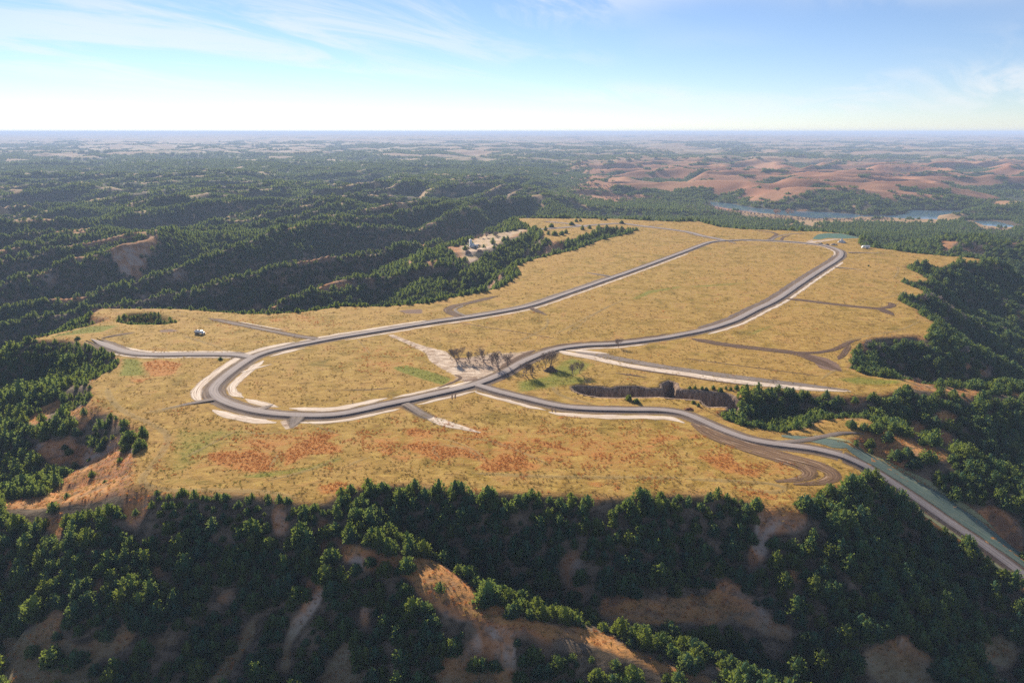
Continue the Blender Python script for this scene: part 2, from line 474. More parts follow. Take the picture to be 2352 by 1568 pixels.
# ------------------------------------------------------------------ where the woods are open (photo outlines, laid on the ground)
BARE = [q7((1400, 520), (1490, 520), (1490, 600), (1430, 690), (1340, 800), (1300, 770), (1400, 620)),
        q7((1140, 700), (1200, 690), (1160, 790), (1070, 930), (990, 1010), (930, 1010), (1060, 850)),
        q7((1300, 830), (1335, 820), (1330, 940), (1280, 960)),
        q7((1570, 800), (1630, 790), (1615, 930), (1700, 960), (1650, 1010), (1420, 1010), (1500, 930)),
        q7((0, 780), (130, 760), (250, 640), (300, 660), (260, 760), (340, 810), (520, 790), (590, 710), (640, 770), (560, 850), (430, 890), (500, 1010), (0, 1010)),
        q7((410, 600), (450, 520), (480, 540), (420, 640)), q7((650, 800), (860, 760), (840, 800), (700, 850)), q7((980, 600), (1090, 560), (1110, 590), (1000, 640)),
        q7((1440, 260), (1480, 240), (1560, 320), (1660, 370), (1780, 400), (1950, 420), (2050, 450), (2150, 540), (2352, 675), (2352, 775), (2200, 715), (2040, 685), (1920, 580), (1870, 500), (1700, 460), (1590, 440), (1540, 350)),
        q7((1250, 190), (1310, 190), (1330, 300), (1260, 310)), q7((560, 130), (680, 130), (690, 200), (620, 290), (580, 280)), q7((1430, 340), (1500, 350), (1510, 410), (1440, 410)),
        q7((2100, 850), (2230, 740), (2352, 780), (2400, 1010), (2000, 1010), (2020, 860)), q7((1650, 640), (1690, 620), (1690, 700), (1750, 760), (1640, 730)),
        q7((200, 220), (290, 230), (280, 330), (220, 300)), q7((20, 380), (60, 390), (50, 470), (0, 470)),
        q8((0, 685), (150, 715), (300, 735), (430, 765), (580, 845), (700, 905), (850, 955), (960, 992), (860, 1020), (690, 950), (590, 910), (440, 842), (290, 795), (0, 750)),
        q8((380, 650), (450, 590), (700, 600), (880, 600), (980, 500), (1080, 560), (1180, 680), (1310, 750), (1290, 810), (1100, 740), (960, 650), (1000, 720), (700, 720), (450, 700)),
        q8((1120, 180), (1300, 190), (1390, 250), (1310, 300), (1180, 300), (1150, 330), (1190, 370), (1120, 460), (1070, 440), (1120, 330)),
        q8((1250, 450), (1340, 460), (1330, 540), (1280, 520)), q8((1440, 470), (1530, 450), (1540, 505)), q8((340, 80), (530, 90), (510, 145), (420, 150), (380, 200)),
        q8((1600, 850), (1800, 770), (1950, 880), (1900, 950), (2050, 1010), (1700, 1010), (1600, 900)), q8((2150, 820), (2250, 760), (2340, 830), (2300, 920), (2150, 880)),
        q8((1700, 0), (1900, 50), (2000, 140), (2080, 180), (2250, 190), (2352, 290), (2352, 440), (2200, 310), (2100, 255), (1900, 130), (1780, 60)),
        q6((1000, 845), (1100, 845), (1300, 885), (1500, 935), (1700, 1005), (1850, 1065), (1830, 1110), (1650, 1100), (1500, 1170), (1620, 1250), (1830, 1420), (1700, 1430), (1400, 1220), (1200, 1000), (1000, 960), (700, 965), (690, 925), (1000, 910)),
        q6((1500, 870), (1600, 830), (1700, 890), (1650, 940), (1530, 930)), q6((1740, 880), (1800, 890), (1890, 990), (1800, 1000)), q6((1700, 760), (1850, 760), (1930, 820), (1800, 830)),
        q6((1100, 655), (1180, 645), (1270, 700), (1180, 735)), q6((2030, 460), (2130, 455), (2140, 515), (2050, 520)), q6((1945, 425), (2000, 440), (1980, 505), (1945, 480)),
        q6((1550, 550), (1900, 612), (2352, 630), (2352, 655), (1900, 645), (1600, 625)), q6((2280, 80), (2352, 50), (2352, 170)), q6((0, 690), (120, 690), (180, 740), (300, 740), (210, 800), (100, 790), (0, 730)),
        q6((1180, 235), (1500, 235), (1700, 245), (1690, 265), (1500, 262), (1250, 262)), q6((1150, 300), (1200, 300), (1290, 360), (1280, 370)),
        q4((160, 830), (300, 740), (430, 670), (410, 740), (330, 795), (230, 850)), q4((200, 1000), (450, 950), (560, 810), (640, 780), (600, 870), (480, 980), (700, 1030), (850, 900), (980, 900), (980, 960), (870, 1050), (650, 1140), (400, 1140), (280, 1080)),
        q4((640, 550), (880, 450), (740, 525), (450, 610), (415, 590)), q4((960, 1050), (1060, 900), (980, 1260), (1100, 1330), (900, 1330), (400, 1435), (0, 1435), (0, 1365), (200, 1385), (380, 1310), (410, 1225), (640, 1135), (860, 1065)),
        q4((430, 800), (640, 700), (760, 740), (700, 780), (560, 800)), q4((640, 60), (720, 60), (1050, 60), (830, 130), (780, 165), (600, 170)),
        q2((830, 820), (920, 760), (1000, 740), (1200, 715), (1290, 700), (1290, 725), (1100, 790), (1050, 850), (980, 890), (900, 930), (870, 970), (840, 900), (740, 840), (720, 830)),
        q2((960, 1150), (1100, 1010), (1120, 1020), (1040, 1110)), q2((1250, 860), (1290, 860), (1290, 890), (1260, 885)), q2((450, 910), (490, 915), (490, 950), (460, 945)), q2((150, 1060), (240, 1040), (240, 1085), (160, 1090)),
        q3((1770, 790), (1920, 775), (1830, 850), (1790, 860)), q3((1850, 850), (2000, 820), (2130, 850), (2050, 860)), q3((2240, 800), (2352, 775), (2352, 790), (2270, 815)),
        q3((640, 690), (800, 648), (1000, 690), (940, 692), (800, 668)), q3((900, 640), (940, 625), (990, 645)), q3((1000, 655), (1040, 635), (1110, 655)),
        q1((930, 1150), (1000, 1135), (1020, 1210), (980, 1200)), q1((1180, 1000), (1230, 990), (1340, 990), (1330, 1010), (1200, 1010)), q1((1120, 1060), (1230, 1020), (1310, 1010), (1300, 1025), (1180, 1060)),
        q1((1710, 1250), (1770, 1220), (1830, 1220), (1820, 1250), (1720, 1265)), q1((620, 1290), (700, 1260), (850, 1275), (820, 1340), (620, 1345)), q1((1320, 610), (1350, 605), (1350, 620)), q1((1590, 450), (1710, 450), (1710, 465), (1600, 465)),
        q1((1020, 810), (1060, 805), (1060, 820), (1030, 822)), q1((470, 760), (510, 740), (500, 755), (480, 770)), q1((90, 985), (120, 980), (120, 1000)), q1((1860, 465), (1900, 462), (1890, 480)),
        q2((500, 500), (540, 460), (600, 430), (650, 415), (720, 460), (710, 475), (620, 445), (560, 490)), q2((215, 415), (230, 390), (280, 395), (275, 410), (240, 410)), q2((305, 440), (330, 428), (345, 480), (310, 475)),
        q2((740, 460), (790, 455), (805, 500), (790, 500)), q2((880, 540), (970, 540), (965, 560), (890, 555)), q2((270, 530), (360, 528), (350, 545), (320, 560), (280, 550)), q2((1130, 470), (1170, 465), (1150, 500), (1190, 540), (1140, 510)),
        q2((1140, 432), (1210, 432), (1200, 460), (1150, 455)), q2((1330, 480), (1390, 470), (1370, 510), (1400, 550), (1380, 550)), q2((1580, 510), (1640, 520), (1740, 570), (1700, 570)), q2((740, 365), (900, 390), (1100, 415), (1080, 422), (880, 402)),
        q2((860, 330), (880, 330), (885, 355), (865, 355)), q2((920, 325), (960, 325), (960, 335), (925, 335)), q2((1010, 345), (1050, 342), (1050, 352))]
BARE_ARR = [np.array(b, float) for b in BARE]
ROADB_XY = ROADB_END[:, :2]


def forest_density(x, y, h, d_plateau, crowns=False):
    """share of the ground under trees, 0..1"""
    n = fbm(x / 33, y / 33, 71, 2)
    big = fbm(x / 130, y / 100, 72, 2)
    den = np.full(x.shape, 0.97)
    den = den * (1 - 0.5 * sstep(0.55, 0.8, n))
    ang = x / (y + 200)
    # small clearings on crests, left woods
    den = den * (1 - sstep(0.70, 0.95, big) * (y > 700))
    # crests carry open grass
    wx = x + 60 * perlin(x / 260, y / 260, 3); wy = y + 60 * perlin(x / 260, y / 260, 4)
    ux = x + 26 * perlin(x / 150, y / 150, 5); uy = y + 26 * perlin(x / 150, y / 150, 6)
    rl = 1 - np.abs(perlin((0.56 * ux + 0.83 * uy) / 460, (0.83 * ux - 0.56 * uy) / 125, 11))
    iso = 1 - np.abs(perlin(wx / 520, wy / 430, 21))
    gaps = sstep(0.18, 0.38, fbm(x / 90 + 2, y / 70, 81, 2))
    cr = np.where(ang < 0.06, sstep(0.92, 0.97, rl) * gaps * (y > 480), sstep(0.95, 0.98, iso) * gaps * (y > 1100))
    den = den * (1 - 0.85 * cr * sstep(5000, 3500, y))
    # open hills beyond the lake
    wr = sstep(0.02, 0.13, ang) * sstep(1650, 1850, y) * sstep(4500, 3700, y)
    rs = 1 - np.abs(perlin(wx / 420 + 9, wy / 300, 31))
    gul = sstep(0.70, 0.58, rs + 0.30 * fbm(x / 110, y / 90, 74, 2)) + 0.9 * sstep(0.42, 0.52, fbm(x / 130, y / 85, 75, 2)) + sstep(-48, -54, h)
    den = den * (1 - wr) + wr * np.clip(gul, 0, 1)
    # fields far off
    fld = fbm(x / 900, y / 380, 76, 3)
    far = sstep(2900, 4300, y + 500 * perlin(x / 700, y / 900, 77))
    thr = 0.42 - 0.52 * sstep(3200, 5600, y) - 0.40 * sstep(7000, 12000, y)
    den = den * (1 - far * sstep(thr - 0.05, thr + 0.05, fld))
    # the near shore of the lake is open
    ml = (y > 1150) & (y < 2000) & (x > 250) & (x < 1700)
    if ml.any():
        op = np.zeros(ml.sum(), bool)
        for f_ in (1.008, 1.02, 1.035, 1.05, 1.065, 1.08, 1.095):
            for p in LAKES:
                op |= near_poly(p, x[ml] * f_, y[ml] * f_, 2) > 0
        den[ml] = np.where(op, den[ml] * 0.03, den[ml])
    # plateau and roads
    den = np.where(d_plateau > -1.5, 0, den)
    px, py, dep = project(x, y, h)
    qx, qy, _q = project(x, y, h + 2.4)
    rx_, ry_, _q = project(x, y, h + 4.4)
    jx = 5 * perlin(x / 6, y / 6, 78); jy = 4 * perlin(x / 6 + 40, y / 6, 79)
    for b in BARE_ARR:
        m = near_poly(b, px + jx, py + jy, 3)
        den = np.where(m > 0, np.minimum(den, 0.04), den)
        if crowns:
            m = np.maximum(near_poly(b, qx, qy, 3), near_poly(b, rx_, ry_, 3))
            den = np.where(m > 0, np.minimum(den, 0.08), den)
    gg = near_poly(GULLY, x, y, 5)
    den = np.where(gg > 0, 0.95, den)
    dr, _ = near_line(ROADB_END, x, y, 30)
    den = np.where(dr < 7.5, 0, den)
    # the cut bank stays open on the right of the road
    return den


# ------------------------------------------------------------------ terrain sheet
NC, NR = 640, 1120
ry = -150 + 190.0 * np.exp(np.linspace(0, math.log(42150 / 190.0), NR))
tt = np.linspace(-0.97, 0.97, NC)
TY = np.repeat(ry[:, None], NC, 1)
TX = tt[None, :] * (TY + 150)
TXf, TYf = TX.ravel(), TY.ravel()
TH = height(TXf, TYf)
ii = (np.arange(NR - 1)[:, None] * NC + np.arange(NC - 1)[None, :]).ravel()
faces = np.stack([ii, ii + 1, ii + NC + 1, ii + NC], 1)
ter_me = mesh_from('ground', np.stack([TXf, TYf, TH], 1), faces.ravel(), 4, smooth=True)

d_pl = np.full(TXf.shape, -900.0)
mn = (TYf < 1700) & (np.abs(TXf) < 1400)
d_pl[mn] = sdf(PLATEAU, TXf[mn], TYf[mn])
den = forest_density(TXf, TYf, TH, d_pl)
dg = den.reshape(NR, NC)
for _ in range(3):
    pd = np.pad(dg, 1, mode='edge')
    dg = (pd[:-2, 1:-1] + pd[2:, 1:-1] + pd[1:-1, :-2] + pd[1:-1, 2:] + 2 * dg) / 6
den = np.where(TYf < 900, dg.ravel(), den)


def sample(grid, x, y):
    """value of a per-vertex array of the terrain sheet at (x, y)"""
    g = grid.reshape(NR, NC)
    r = np.clip(np.log((y + 150) / 190.0) / math.log(42150 / 190.0) * (NR - 1), 0, NR - 1.001)
    c = np.clip((x / (y + 150) + 0.97) / 1.94 * (NC - 1), 0, NC - 1.001)
    i, j = r.astype(int), c.astype(int)
    return g[i, j]




def paint(polys, soft=3.0, level=0.0):
    out = np.zeros(TXf.shape)
    for p in polys:
        g = G(p, level)
        m = near_poly(g, TXf, TYf, soft * 2)
        out = np.maximum(out, sstep(-soft, soft, m))
    return out


def paint_line(pts, width, soft=2.0, level=0.0):
    g = G(pts, level)
    dl, _ = near_line(np.c_[g, np.zeros(len(g))], TXf, TYf, width + soft + 1)
    return sstep(width + soft, width - soft * 0.5, dl)


plat = sstep(-4, 2, d_pl)
orange = paint([q4((980, 430), (1100, 410), (1260, 440), (1200, 510), (1050, 535), (1000, 490)), q4((880, 545), (1020, 545), (960, 575)),
                q4((1390, 1070), (1500, 1040), (1650, 1050), (1780, 1030), (1870, 1060), (1900, 1150), (2050, 1160), (1900, 1172), (1700, 1187), (1550, 1150)),
                q4((1950, 1050), (2000, 1000), (2150, 930), (2300, 900), (2352, 920), (2250, 970), (2352, 1010), (2340, 1050), (2100, 1080), (1950, 1155)),
                q5((0, 990), (20, 1000), (0, 1020)), q5((410, 910), (500, 870), (600, 890), (640, 945), (500, 942)), q5((230, 1040), (300, 1005), (370, 1040), (320, 1070)),
                q5((380, 1010), (450, 985), (620, 980), (700, 1000), (800, 1020), (900, 1020), (1050, 1100), (1030, 1125), (800, 1085), (650, 1110), (520, 1060)),
                q5((920, 1155), (1100, 1050), (1230, 1060), (1390, 1165), (1200, 1192), (1000, 1185)), q5((1240, 948), (1400, 965), (1560, 1030), (1500, 1045), (1350, 990)),
                q5((1390, 1100), (1460, 1095), (1440, 1125)), q5((1640, 1150), (1720, 1150), (1690, 1172)), q5((1680, 1040), (1800, 1060), (2000, 1110), (1900, 1100), (1740, 1090)), q5((2150, 935), (2352, 940), (2300, 970), (2180, 960)),
                q5((2100, 1150), (2300, 1150), (2250, 1172)), q5((960, 885), (1020, 880), (1000, 902)), q5((1460, 795), (1560, 800), (1500, 818)), q5((1960, 885), (2030, 895), (1990, 905)), q5((1330, 865), (1390, 868), (1360, 880)),
                q6((0, 920), (100, 930), (160, 950), (60, 960)), q6((100, 1080), (330, 1060), (400, 1150), (560, 1180), (500, 1220), (250, 1180)), q6((850, 1075), (900, 1070), (920, 1090)),
                q4((2180, 1290), (2352, 1240), (2400, 1300), (2350, 1330), (2200, 1350)), q5((1840, 1290), (1950, 1290), (1900, 1320)), q5((1700, 1240), (1800, 1260), (1830, 1300), (1700, 1280)), q6((280, 1280), (420, 1310), (700, 1370), (760, 1400), (500, 1360))], 3.0)
orange = np.maximum(orange, 0.55 * paint([q4((1400, 900), (2352, 830), (2352, 1100), (1300, 1180)), q5((0, 850), (900, 850), (2352, 880), (2352, 1230), (1200, 1200), (0, 1100)), q6((0, 880), (300, 1000), (800, 1130), (830, 1250), (200, 1250), (0, 1200))], 18))
orange = np.maximum(orange, 0.62 * paint([q4((1100, 1000), (1200, 930), (1180, 1050), (1080, 1150), (1020, 1200))], 6))
orange = np.maximum(orange, 0.45 * paint([q4((1480, 120), (2000, 80), (2352, 90), (2300, 200), (1700, 170), (1600, 290), (1480, 290)), q5((0, 280), (600, 330), (600, 480), (100, 560), (0, 480))], 14))
green = paint([q4((810, 530), (850, 400), (960, 405), (1010, 520)), q4((330, 255), (620, 178), (830, 170), (700, 220)), q4((1580, 1225), (1800, 1190), (2100, 1150), (2352, 1070), (2352, 1110), (2100, 1185), (1800, 1225))], 5)
green = np.maximum(green, paint([q5((350, 465), (450, 450), (600, 490), (760, 545), (700, 585), (560, 545), (420, 500))], 2.0) * 1.25)
green = np.maximum(green, 0.8 * paint([q2((1980, 1190), (2100, 1130), (2352, 1095), (2352, 1110), (2150, 1150), (2040, 1195)), q3((690, 985), (820, 968), (820, 978), (720, 995)), q3((0, 1100), (300, 1078), (520, 1062), (350, 1090), (100, 1108)),
                                       q6((430, 240), (520, 195), (660, 165), (600, 195), (480, 245)), q5((1500, 420), (1600, 390), (1750, 440), (1640, 520), (1800, 560), (1500, 600), (1200, 640), (1200, 560), (1400, 520)), q6((1030, 545), (1200, 520), (1540, 560), (1500, 590), (1200, 590))], 5))
green = np.maximum(green, 0.6 * paint([q5((700, 1130), (900, 1150), (1300, 1200), (2300, 1215), (2300, 1228), (1200, 1222), (800, 1165)), q4((1100, 850), (1900, 880), (1700, 960), (1200, 1230), (1050, 1200), (1170, 950)), q4((1150, 1200), (2000, 1260), (2100, 1330), (1500, 1300), (1050, 1280))], 9))
sand = paint([q5((300, 240), (360, 236), (460, 275), (590, 320), (720, 350), (770, 390), (800, 440), (950, 480), (1060, 500), (1000, 560), (900, 530), (760, 510), (650, 450), (600, 420), (580, 370), (440, 300), (350, 260)),
              q4((1920, 830), (2010, 810), (2110, 810), (2050, 870), (1960, 895))], 2.0)
sand = np.maximum(sand, 0.7 * paint([q5((600, 400), (800, 400), (1050, 350), (1200, 350), (1350, 330), (1240, 420), (1100, 500), (900, 560), (720, 600), (660, 610), (760, 540), (650, 470))], 4))
mud = 0.85 * paint([q5((760, 400), (900, 395), (1150, 380), (1350, 335), (1250, 420), (1090, 500), (930, 480), (800, 440)), q5((760, 500), (900, 530), (1000, 545), (880, 590), (830, 560)), q2((380, 1265), (560, 1255), (560, 1290), (440, 1290)), q4((1090, 205), (1180, 195), (1250, 215), (1100, 222))], 3)
mud = np.maximum(mud, 0.8 * paint([q6((820, 360), (1000, 400), (1080, 440), (1120, 500), (960, 480), (900, 430))], 2))
sand = np.maximum(sand, paint([q4((1160, 208), (1210, 205), (1190, 217))], 1.5))
farm = paint([q2((820, 830), (1000, 740), (1290, 705), (1290, 722), (1100, 790), (1060, 850), (980, 890), (860, 940))], 5, -4.5)
teal = paint([q3((890, 775), (930, 742), (1000, 733), (1130, 738), (1190, 752), (1250, 775), (1200, 768), (1110, 772), (1000, 768), (940, 780))], 5)
sand = np.maximum(sand, 0.9 * paint([q3((830, 800), (900, 770), (930, 740), (960, 735), (900, 788), (1060, 770), (1100, 775), (950, 800), (880, 806))], 4))
red = sstep(0.02, 0.12, TXf / (TYf + 200)) * sstep(1550, 1750, TYf) * sstep(4800, 3600, TYf)
ter_far = sstep(3000, 4500, TYf)
ca = np.stack([plat, np.clip(orange, 0, 1), np.clip(green, 0, 1), np.clip(sand, 0, 1)], 1).astype(np.float32)
cb = np.stack([np.clip(den, 0, 1) * (d_pl < 0), red, np.clip(mud, 0, 1), np.clip(teal, 0, 1)], 1).astype(np.float32)
vale = sstep(-17, -27, TH) * sstep(420, 300, TYf)
cc = np.stack([ter_far, np.clip(farm, 0, 1), vale, np.ones_like(red)], 1).astype(np.float32)
for nm, arr in (('mask_a', ca), ('mask_b', cb), ('mask_c', cc)):
    at_ = ter_me.attributes.new(nm, 'FLOAT_COLOR', 'POINT')
    at_.data.foreach_set('color', arr.ravel())

m_ter, t = new_mat('terrain')
pos = t.n('ShaderNodeNewGeometry').outputs['Position']
A = t.n('ShaderNodeAttribute', attribute_name='mask_a'); B = t.n('ShaderNodeAttribute', attribute_name='mask_b'); Cc = t.n('ShaderNodeAttribute', attribute_name='mask_c')
sA = t.n('ShaderNodeSeparateColor', {0: A.outputs['Color']}); sB = t.n('ShaderNodeSeparateColor', {0: B.outputs['Color']}); sC = t.n('ShaderNodeSeparateColor', {0: Cc.outputs['Color']})
flat = t.vmul(pos, (1, 1, 0))
n_big = t.noise(flat, 0.012, 4.0, 0.55)
n_mid = t.noise(flat, 0.07, 5.0, 0.6, 2.0, 0.6)
n_str = t.noise(t.vmul(flat, (0.6, 1.0, 0.0)), 0.30, 5.0, 0.68, 2.1, 0.5)
n_fin = t.noise(flat, 1.3, 4.0, 0.7)
grass = t.ramp(n_mid, [(0.34, (0.185, 0.132, 0.022)), (0.46, (0.275, 0.175, 0.036)), (0.55, (0.335, 0.222, 0.062)), (0.66, (0.325, 0.185, 0.055))])
grass = t.mix(t.math('MULTIPLY', t.ss(n_big, 0.45, 0.6), 0.6), grass, (0.33, 0.20, 0.055))
grass = t.mix(t.math('MULTIPLY', t.ss(n_str, 0.52, 0.64), 0.62), grass, (0.125, 0.068, 0.013))
grass = t.mix(t.math('MULTIPLY', t.ss(n_str, 0.46, 0.36), 0.6), grass, (0.43, 0.30, 0.080))
omask = t.ss(t.math('ADD', t.math('MULTIPLY', sA.outputs[1], 1.0), t.math('MULTIPLY', t.math('ADD', n_str, t.math('MULTIPLY', n_mid, 1.0)), 0.85)), 1.18, 1.66)
ocol = t.mix(t.ss(t.math('ADD', t.math('MULTIPLY', n_fin, 0.5), t.math('MULTIPLY', n_str, 0.5)), 0.40, 0.60), (0.25, 0.092, 0.022), (0.47, 0.205, 0.058))
grass = t.mix(t.math('MULTIPLY', omask, 0.75), grass, ocol)
gmask = t.ss(t.math('ADD', sA.outputs[2], t.math('MULTIPLY', t.math('ADD', n_str, n_mid), 0.6)), 0.95, 1.45)
gcol = t.mix(t.ss(n_fin, 0.35, 0.65), (0.095, 0.115, 0.014), (0.24, 0.225, 0.036))
grass = t.mix(gmask, grass, gcol)
mdmask = t.ss(t.math('ADD', sB.outputs[2], t.math('MULTIPLY', n_mid, 0.7)), 0.72, 1.0)
grass = t.mix(mdmask, grass, t.mix(n_fin, (0.10, 0.062, 0.045), (0.24, 0.16, 0.12)))
smask = t.ss(t.math('ADD', A.outputs['Alpha'], t.math('MULTIPLY', n_str, 0.9)), 1.0, 1.22)
grass = t.mix(smask, grass, t.mix(t.ss(n_str, 0.35, 0.65), (0.60, 0.50, 0.40), (0.27, 0.19, 0.135)))
tmask = t.ss(t.math('ADD', B.outputs['Alpha'], t.math('MULTIPLY', n_mid, 0.3)), 0.55, 0.75)
grass = t.mix(tmask, grass, t.mix(n_fin, (0.055, 0.12, 0.10), (0.085, 0.155, 0.12)))
# slopes off the plateau: rusty grass, grey loess where it is steep
slope = t.ramp(n_mid, [(0.36, (0.20, 0.105, 0.058)), (0.48, (0.39, 0.175, 0.070)), (0.56, (0.46, 0.21, 0.084)), (0.66, (0.27, 0.175, 0.12))])
slope = t.mix(t.math('MULTIPLY', t.ss(n_str, 0.50, 0.60), 0.8), slope, (0.14, 0.085, 0.055))
nz = t.n('ShaderNodeSeparateXYZ', {0: t.n('ShaderNodeNewGeometry').outputs['Normal']}).outputs[2]
slope = t.mix(t.math('MULTIPLY', t.ss(nz, 0.88, 0.74), t.ss(n_mid, 0.42, 0.6)), slope, (0.36, 0.295, 0.25))
tan = t.mix(t.ss(n_big, 0.35, 0.65), (0.26, 0.17, 0.085), (0.34, 0.235, 0.13))
slope = t.mix(t.ss(t.n('ShaderNodeSeparateXYZ', {0: pos}).outputs[1], 600, 1400), slope, tan)
redc = t.mix(t.ss(t.noise(flat, 0.006, 4.0, 0.6), 0.35, 0.65), (0.27, 0.125, 0.068), (0.33, 0.175, 0.095))
slope = t.mix(sB.outputs[1], slope, redc)
slope = t.mix(sC.outputs[0], slope, t.mix(t.ss(t.noise(flat, 0.0016, 3.0, 0.6), 0.4, 0.6), (0.28, 0.185, 0.11), (0.27, 0.215, 0.125)))
slope = t.mix(sC.outputs[1], slope, t.mix(t.ss(n_mid, 0.35, 0.6), (0.50, 0.38, 0.29), (0.40, 0.30, 0.17)))
slope = t.mix(t.math('MULTIPLY', sC.outputs[2], 0.8), slope, t.mix(t.ss(n_str, 0.4, 0.6), (0.10, 0.098, 0.055), (0.20, 0.185, 0.115)))
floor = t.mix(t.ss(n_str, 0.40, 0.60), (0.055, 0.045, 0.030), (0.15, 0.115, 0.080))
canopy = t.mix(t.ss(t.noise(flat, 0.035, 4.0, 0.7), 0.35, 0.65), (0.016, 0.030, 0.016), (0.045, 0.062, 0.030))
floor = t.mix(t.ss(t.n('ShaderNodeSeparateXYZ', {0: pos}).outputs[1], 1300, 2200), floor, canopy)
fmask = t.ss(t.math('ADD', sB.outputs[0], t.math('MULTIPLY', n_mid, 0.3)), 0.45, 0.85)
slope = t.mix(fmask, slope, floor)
flatn = t.ss(t.math('ADD', nz, t.math('MULTIPLY', t.math('SUBTRACT', n_mid, 0.5), 0.25)), 0.86, 0.95)
flatn = t.math('MULTIPLY', t.math('MULTIPLY', flatn, t.math('SUBTRACT', 1.0, fmask)), t.ss(t.n('ShaderNodeSeparateXYZ', {0: pos}).outputs[1], 700, 450))
slope = t.mix(t.math('MULTIPLY', t.math('MULTIPLY', flatn, 0.3), t.math('SUBTRACT', 1.0, sC.outputs[2])), slope, grass)
base = t.mix(sA.outputs[0], slope, grass)
hgt = t.math('ADD', t.math('MULTIPLY', n_str, 1.0), t.math('MULTIPLY', n_fin, 0.45))
bump = t.n('ShaderNodeBump', {'Strength': 0.6, 'Distance': 0.7, 'Height': hgt})
bs = t.n('ShaderNodeBsdfPrincipled', {'Base Color': base, 'Roughness': 0.95, 'Specular IOR Level': 0.08, 'Normal': bump})
finish(t, bs)
ground = struct(obj('ground', ter_me, m_ter))

# ------------------------------------------------------------------ water
m_wat, t = new_mat('lake_water')
pos = t.n('ShaderNodeNewGeometry').outputs['Position']
rip = t.noise(t.vmul(pos, (1, 2.2, 1)), 0.25, 3.0, 0.6)
bump = t.n('ShaderNodeBump', {'Strength': 0.04, 'Distance': 0.1, 'Height': rip})
finish(t, t.n('ShaderNodeBsdfPrincipled', {'Base Color': (0.09, 0.17, 0.26), 'Roughness': 0.08, 'Specular IOR Level': 0.6, 'Normal': bump}))
lake_bits = []
lv, lf = [], []
for p in LAKES:
    c = p.mean(0); k = len(lv)
    x0, y0 = p.min(0) - 60; x1, y1 = p.max(0) + 60
    lv += [(x0, y0, LAKE_Z), (x1, y0, LAKE_Z), (x1, y1, LAKE_Z), (x0, y1, LAKE_Z)]
x0 = min(v[0] for v in lv); x1 = max(v[0] for v in lv); y0 = min(v[1] for v in lv); y1 = max(v[1] for v in lv)
struct(obj('lake', mesh_from('lake', [(x0, y0, LAKE_Z), (x1, y0, LAKE_Z), (x1, y1, LAKE_Z), (x0, y1, LAKE_Z)], [0, 1, 2, 3], 4), m_wat))

# ------------------------------------------------------------------ roads, verges and tracks
def catmull(p, step=2.0):
    p = np.asarray(p, float)
    q = np.vstack([2 * p[0] - p[1], p, 2 * p[-1] - p[-2]])
    out = []
    for i in range(1, len(q) - 2):
        a, b, c, d = q[i - 1], q[i], q[i + 1], q[i + 2]
        n = max(2, int(np.linalg.norm(c - b) / step))
        for s in np.linspace(0, 1, n, endpoint=False):
            out.append(0.5 * ((2 * b) + (-a + c) * s + (2 * a - 5 * b + 4 * c - d) * s * s + (-a + 3 * b - 3 * c + d) * s ** 3))
    out.append(q[-2])
    o = np.array(out)
    for _ in range(6):
        o[1:-1] = 0.25 * o[:-2] + 0.5 * o[1:-1] + 0.25 * o[2:]
    return o


def side(c):
    tg = np.gradient(c[:, :2], axis=0)
    tg /= np.linalg.norm(tg, axis=1)[:, None] + 1e-9
    return np.stack([tg[:, 1], -tg[:, 0]], 1)      # right of the travel direction


def ribbon(name, c, offs, zs, mat, ends=None, wob=0.0, seed=0, zline=None, ramp=None):
    """strip along the centre line c; offs / zs: cross-section; follows the ground"""
    c = np.asarray(c, float)
    nrm = side(c)
    s = np.r_[0, np.cumsum(np.hypot(*np.diff(c[:, :2], axis=0).T))]
    offs = np.asarray(offs, float); zs = np.asarray(zs, float)
    n, k = len(c), len(offs)
    rows = []
    uv = []
    half = np.abs(offs).max()
    mid = 0.5 * (offs[0] + offs[-1]); hw = 0.5 * abs(offs[-1] - offs[0])
    for j in range(k):
        o = np.full(n, offs[j])
        if ends is not None:
            e = np.clip(np.minimum(s / ends[0] if ends[0] else 1e9, (s[-1] - s) / ends[1] if ends[1] else 1e9), 0, 1)
            o = mid + (o - mid) * (0.15 + 0.85 * e)
        if wob and j in (0, k - 1):
            o = o + wob * perlin(s / 7.0, np.full(n, seed + j * 3.3), seed)
        x = c[:, 0] + nrm[:, 0] * o; y = c[:, 1] + nrm[:, 1] * o
        z = height(x, y) if zline is None else np.maximum(height(x, y), zline)
        zr_ = 0.0 if ramp is None else ramp * (1 - sstep(0.0, 0.75, s / s[-1]))
        rows.append(np.stack([x, y, z + zs[j] + zr_], 1))
        uv.append(np.stack([np.full(n, (offs[j] - mid) / hw), s], 1))
    v = np.stack(rows, 1).reshape(-1, 3); uvv = np.stack(uv, 1).reshape(-1, 2)
    i = (np.arange(n - 1)[:, None] * k + np.arange(k - 1)[None, :]).ravel()
    f = np.stack([i, i + k, i + k + 1, i + 1], 1)
    return struct(obj(name, mesh_from(name, v, f.ravel(), 4, uv=uvv), mat))


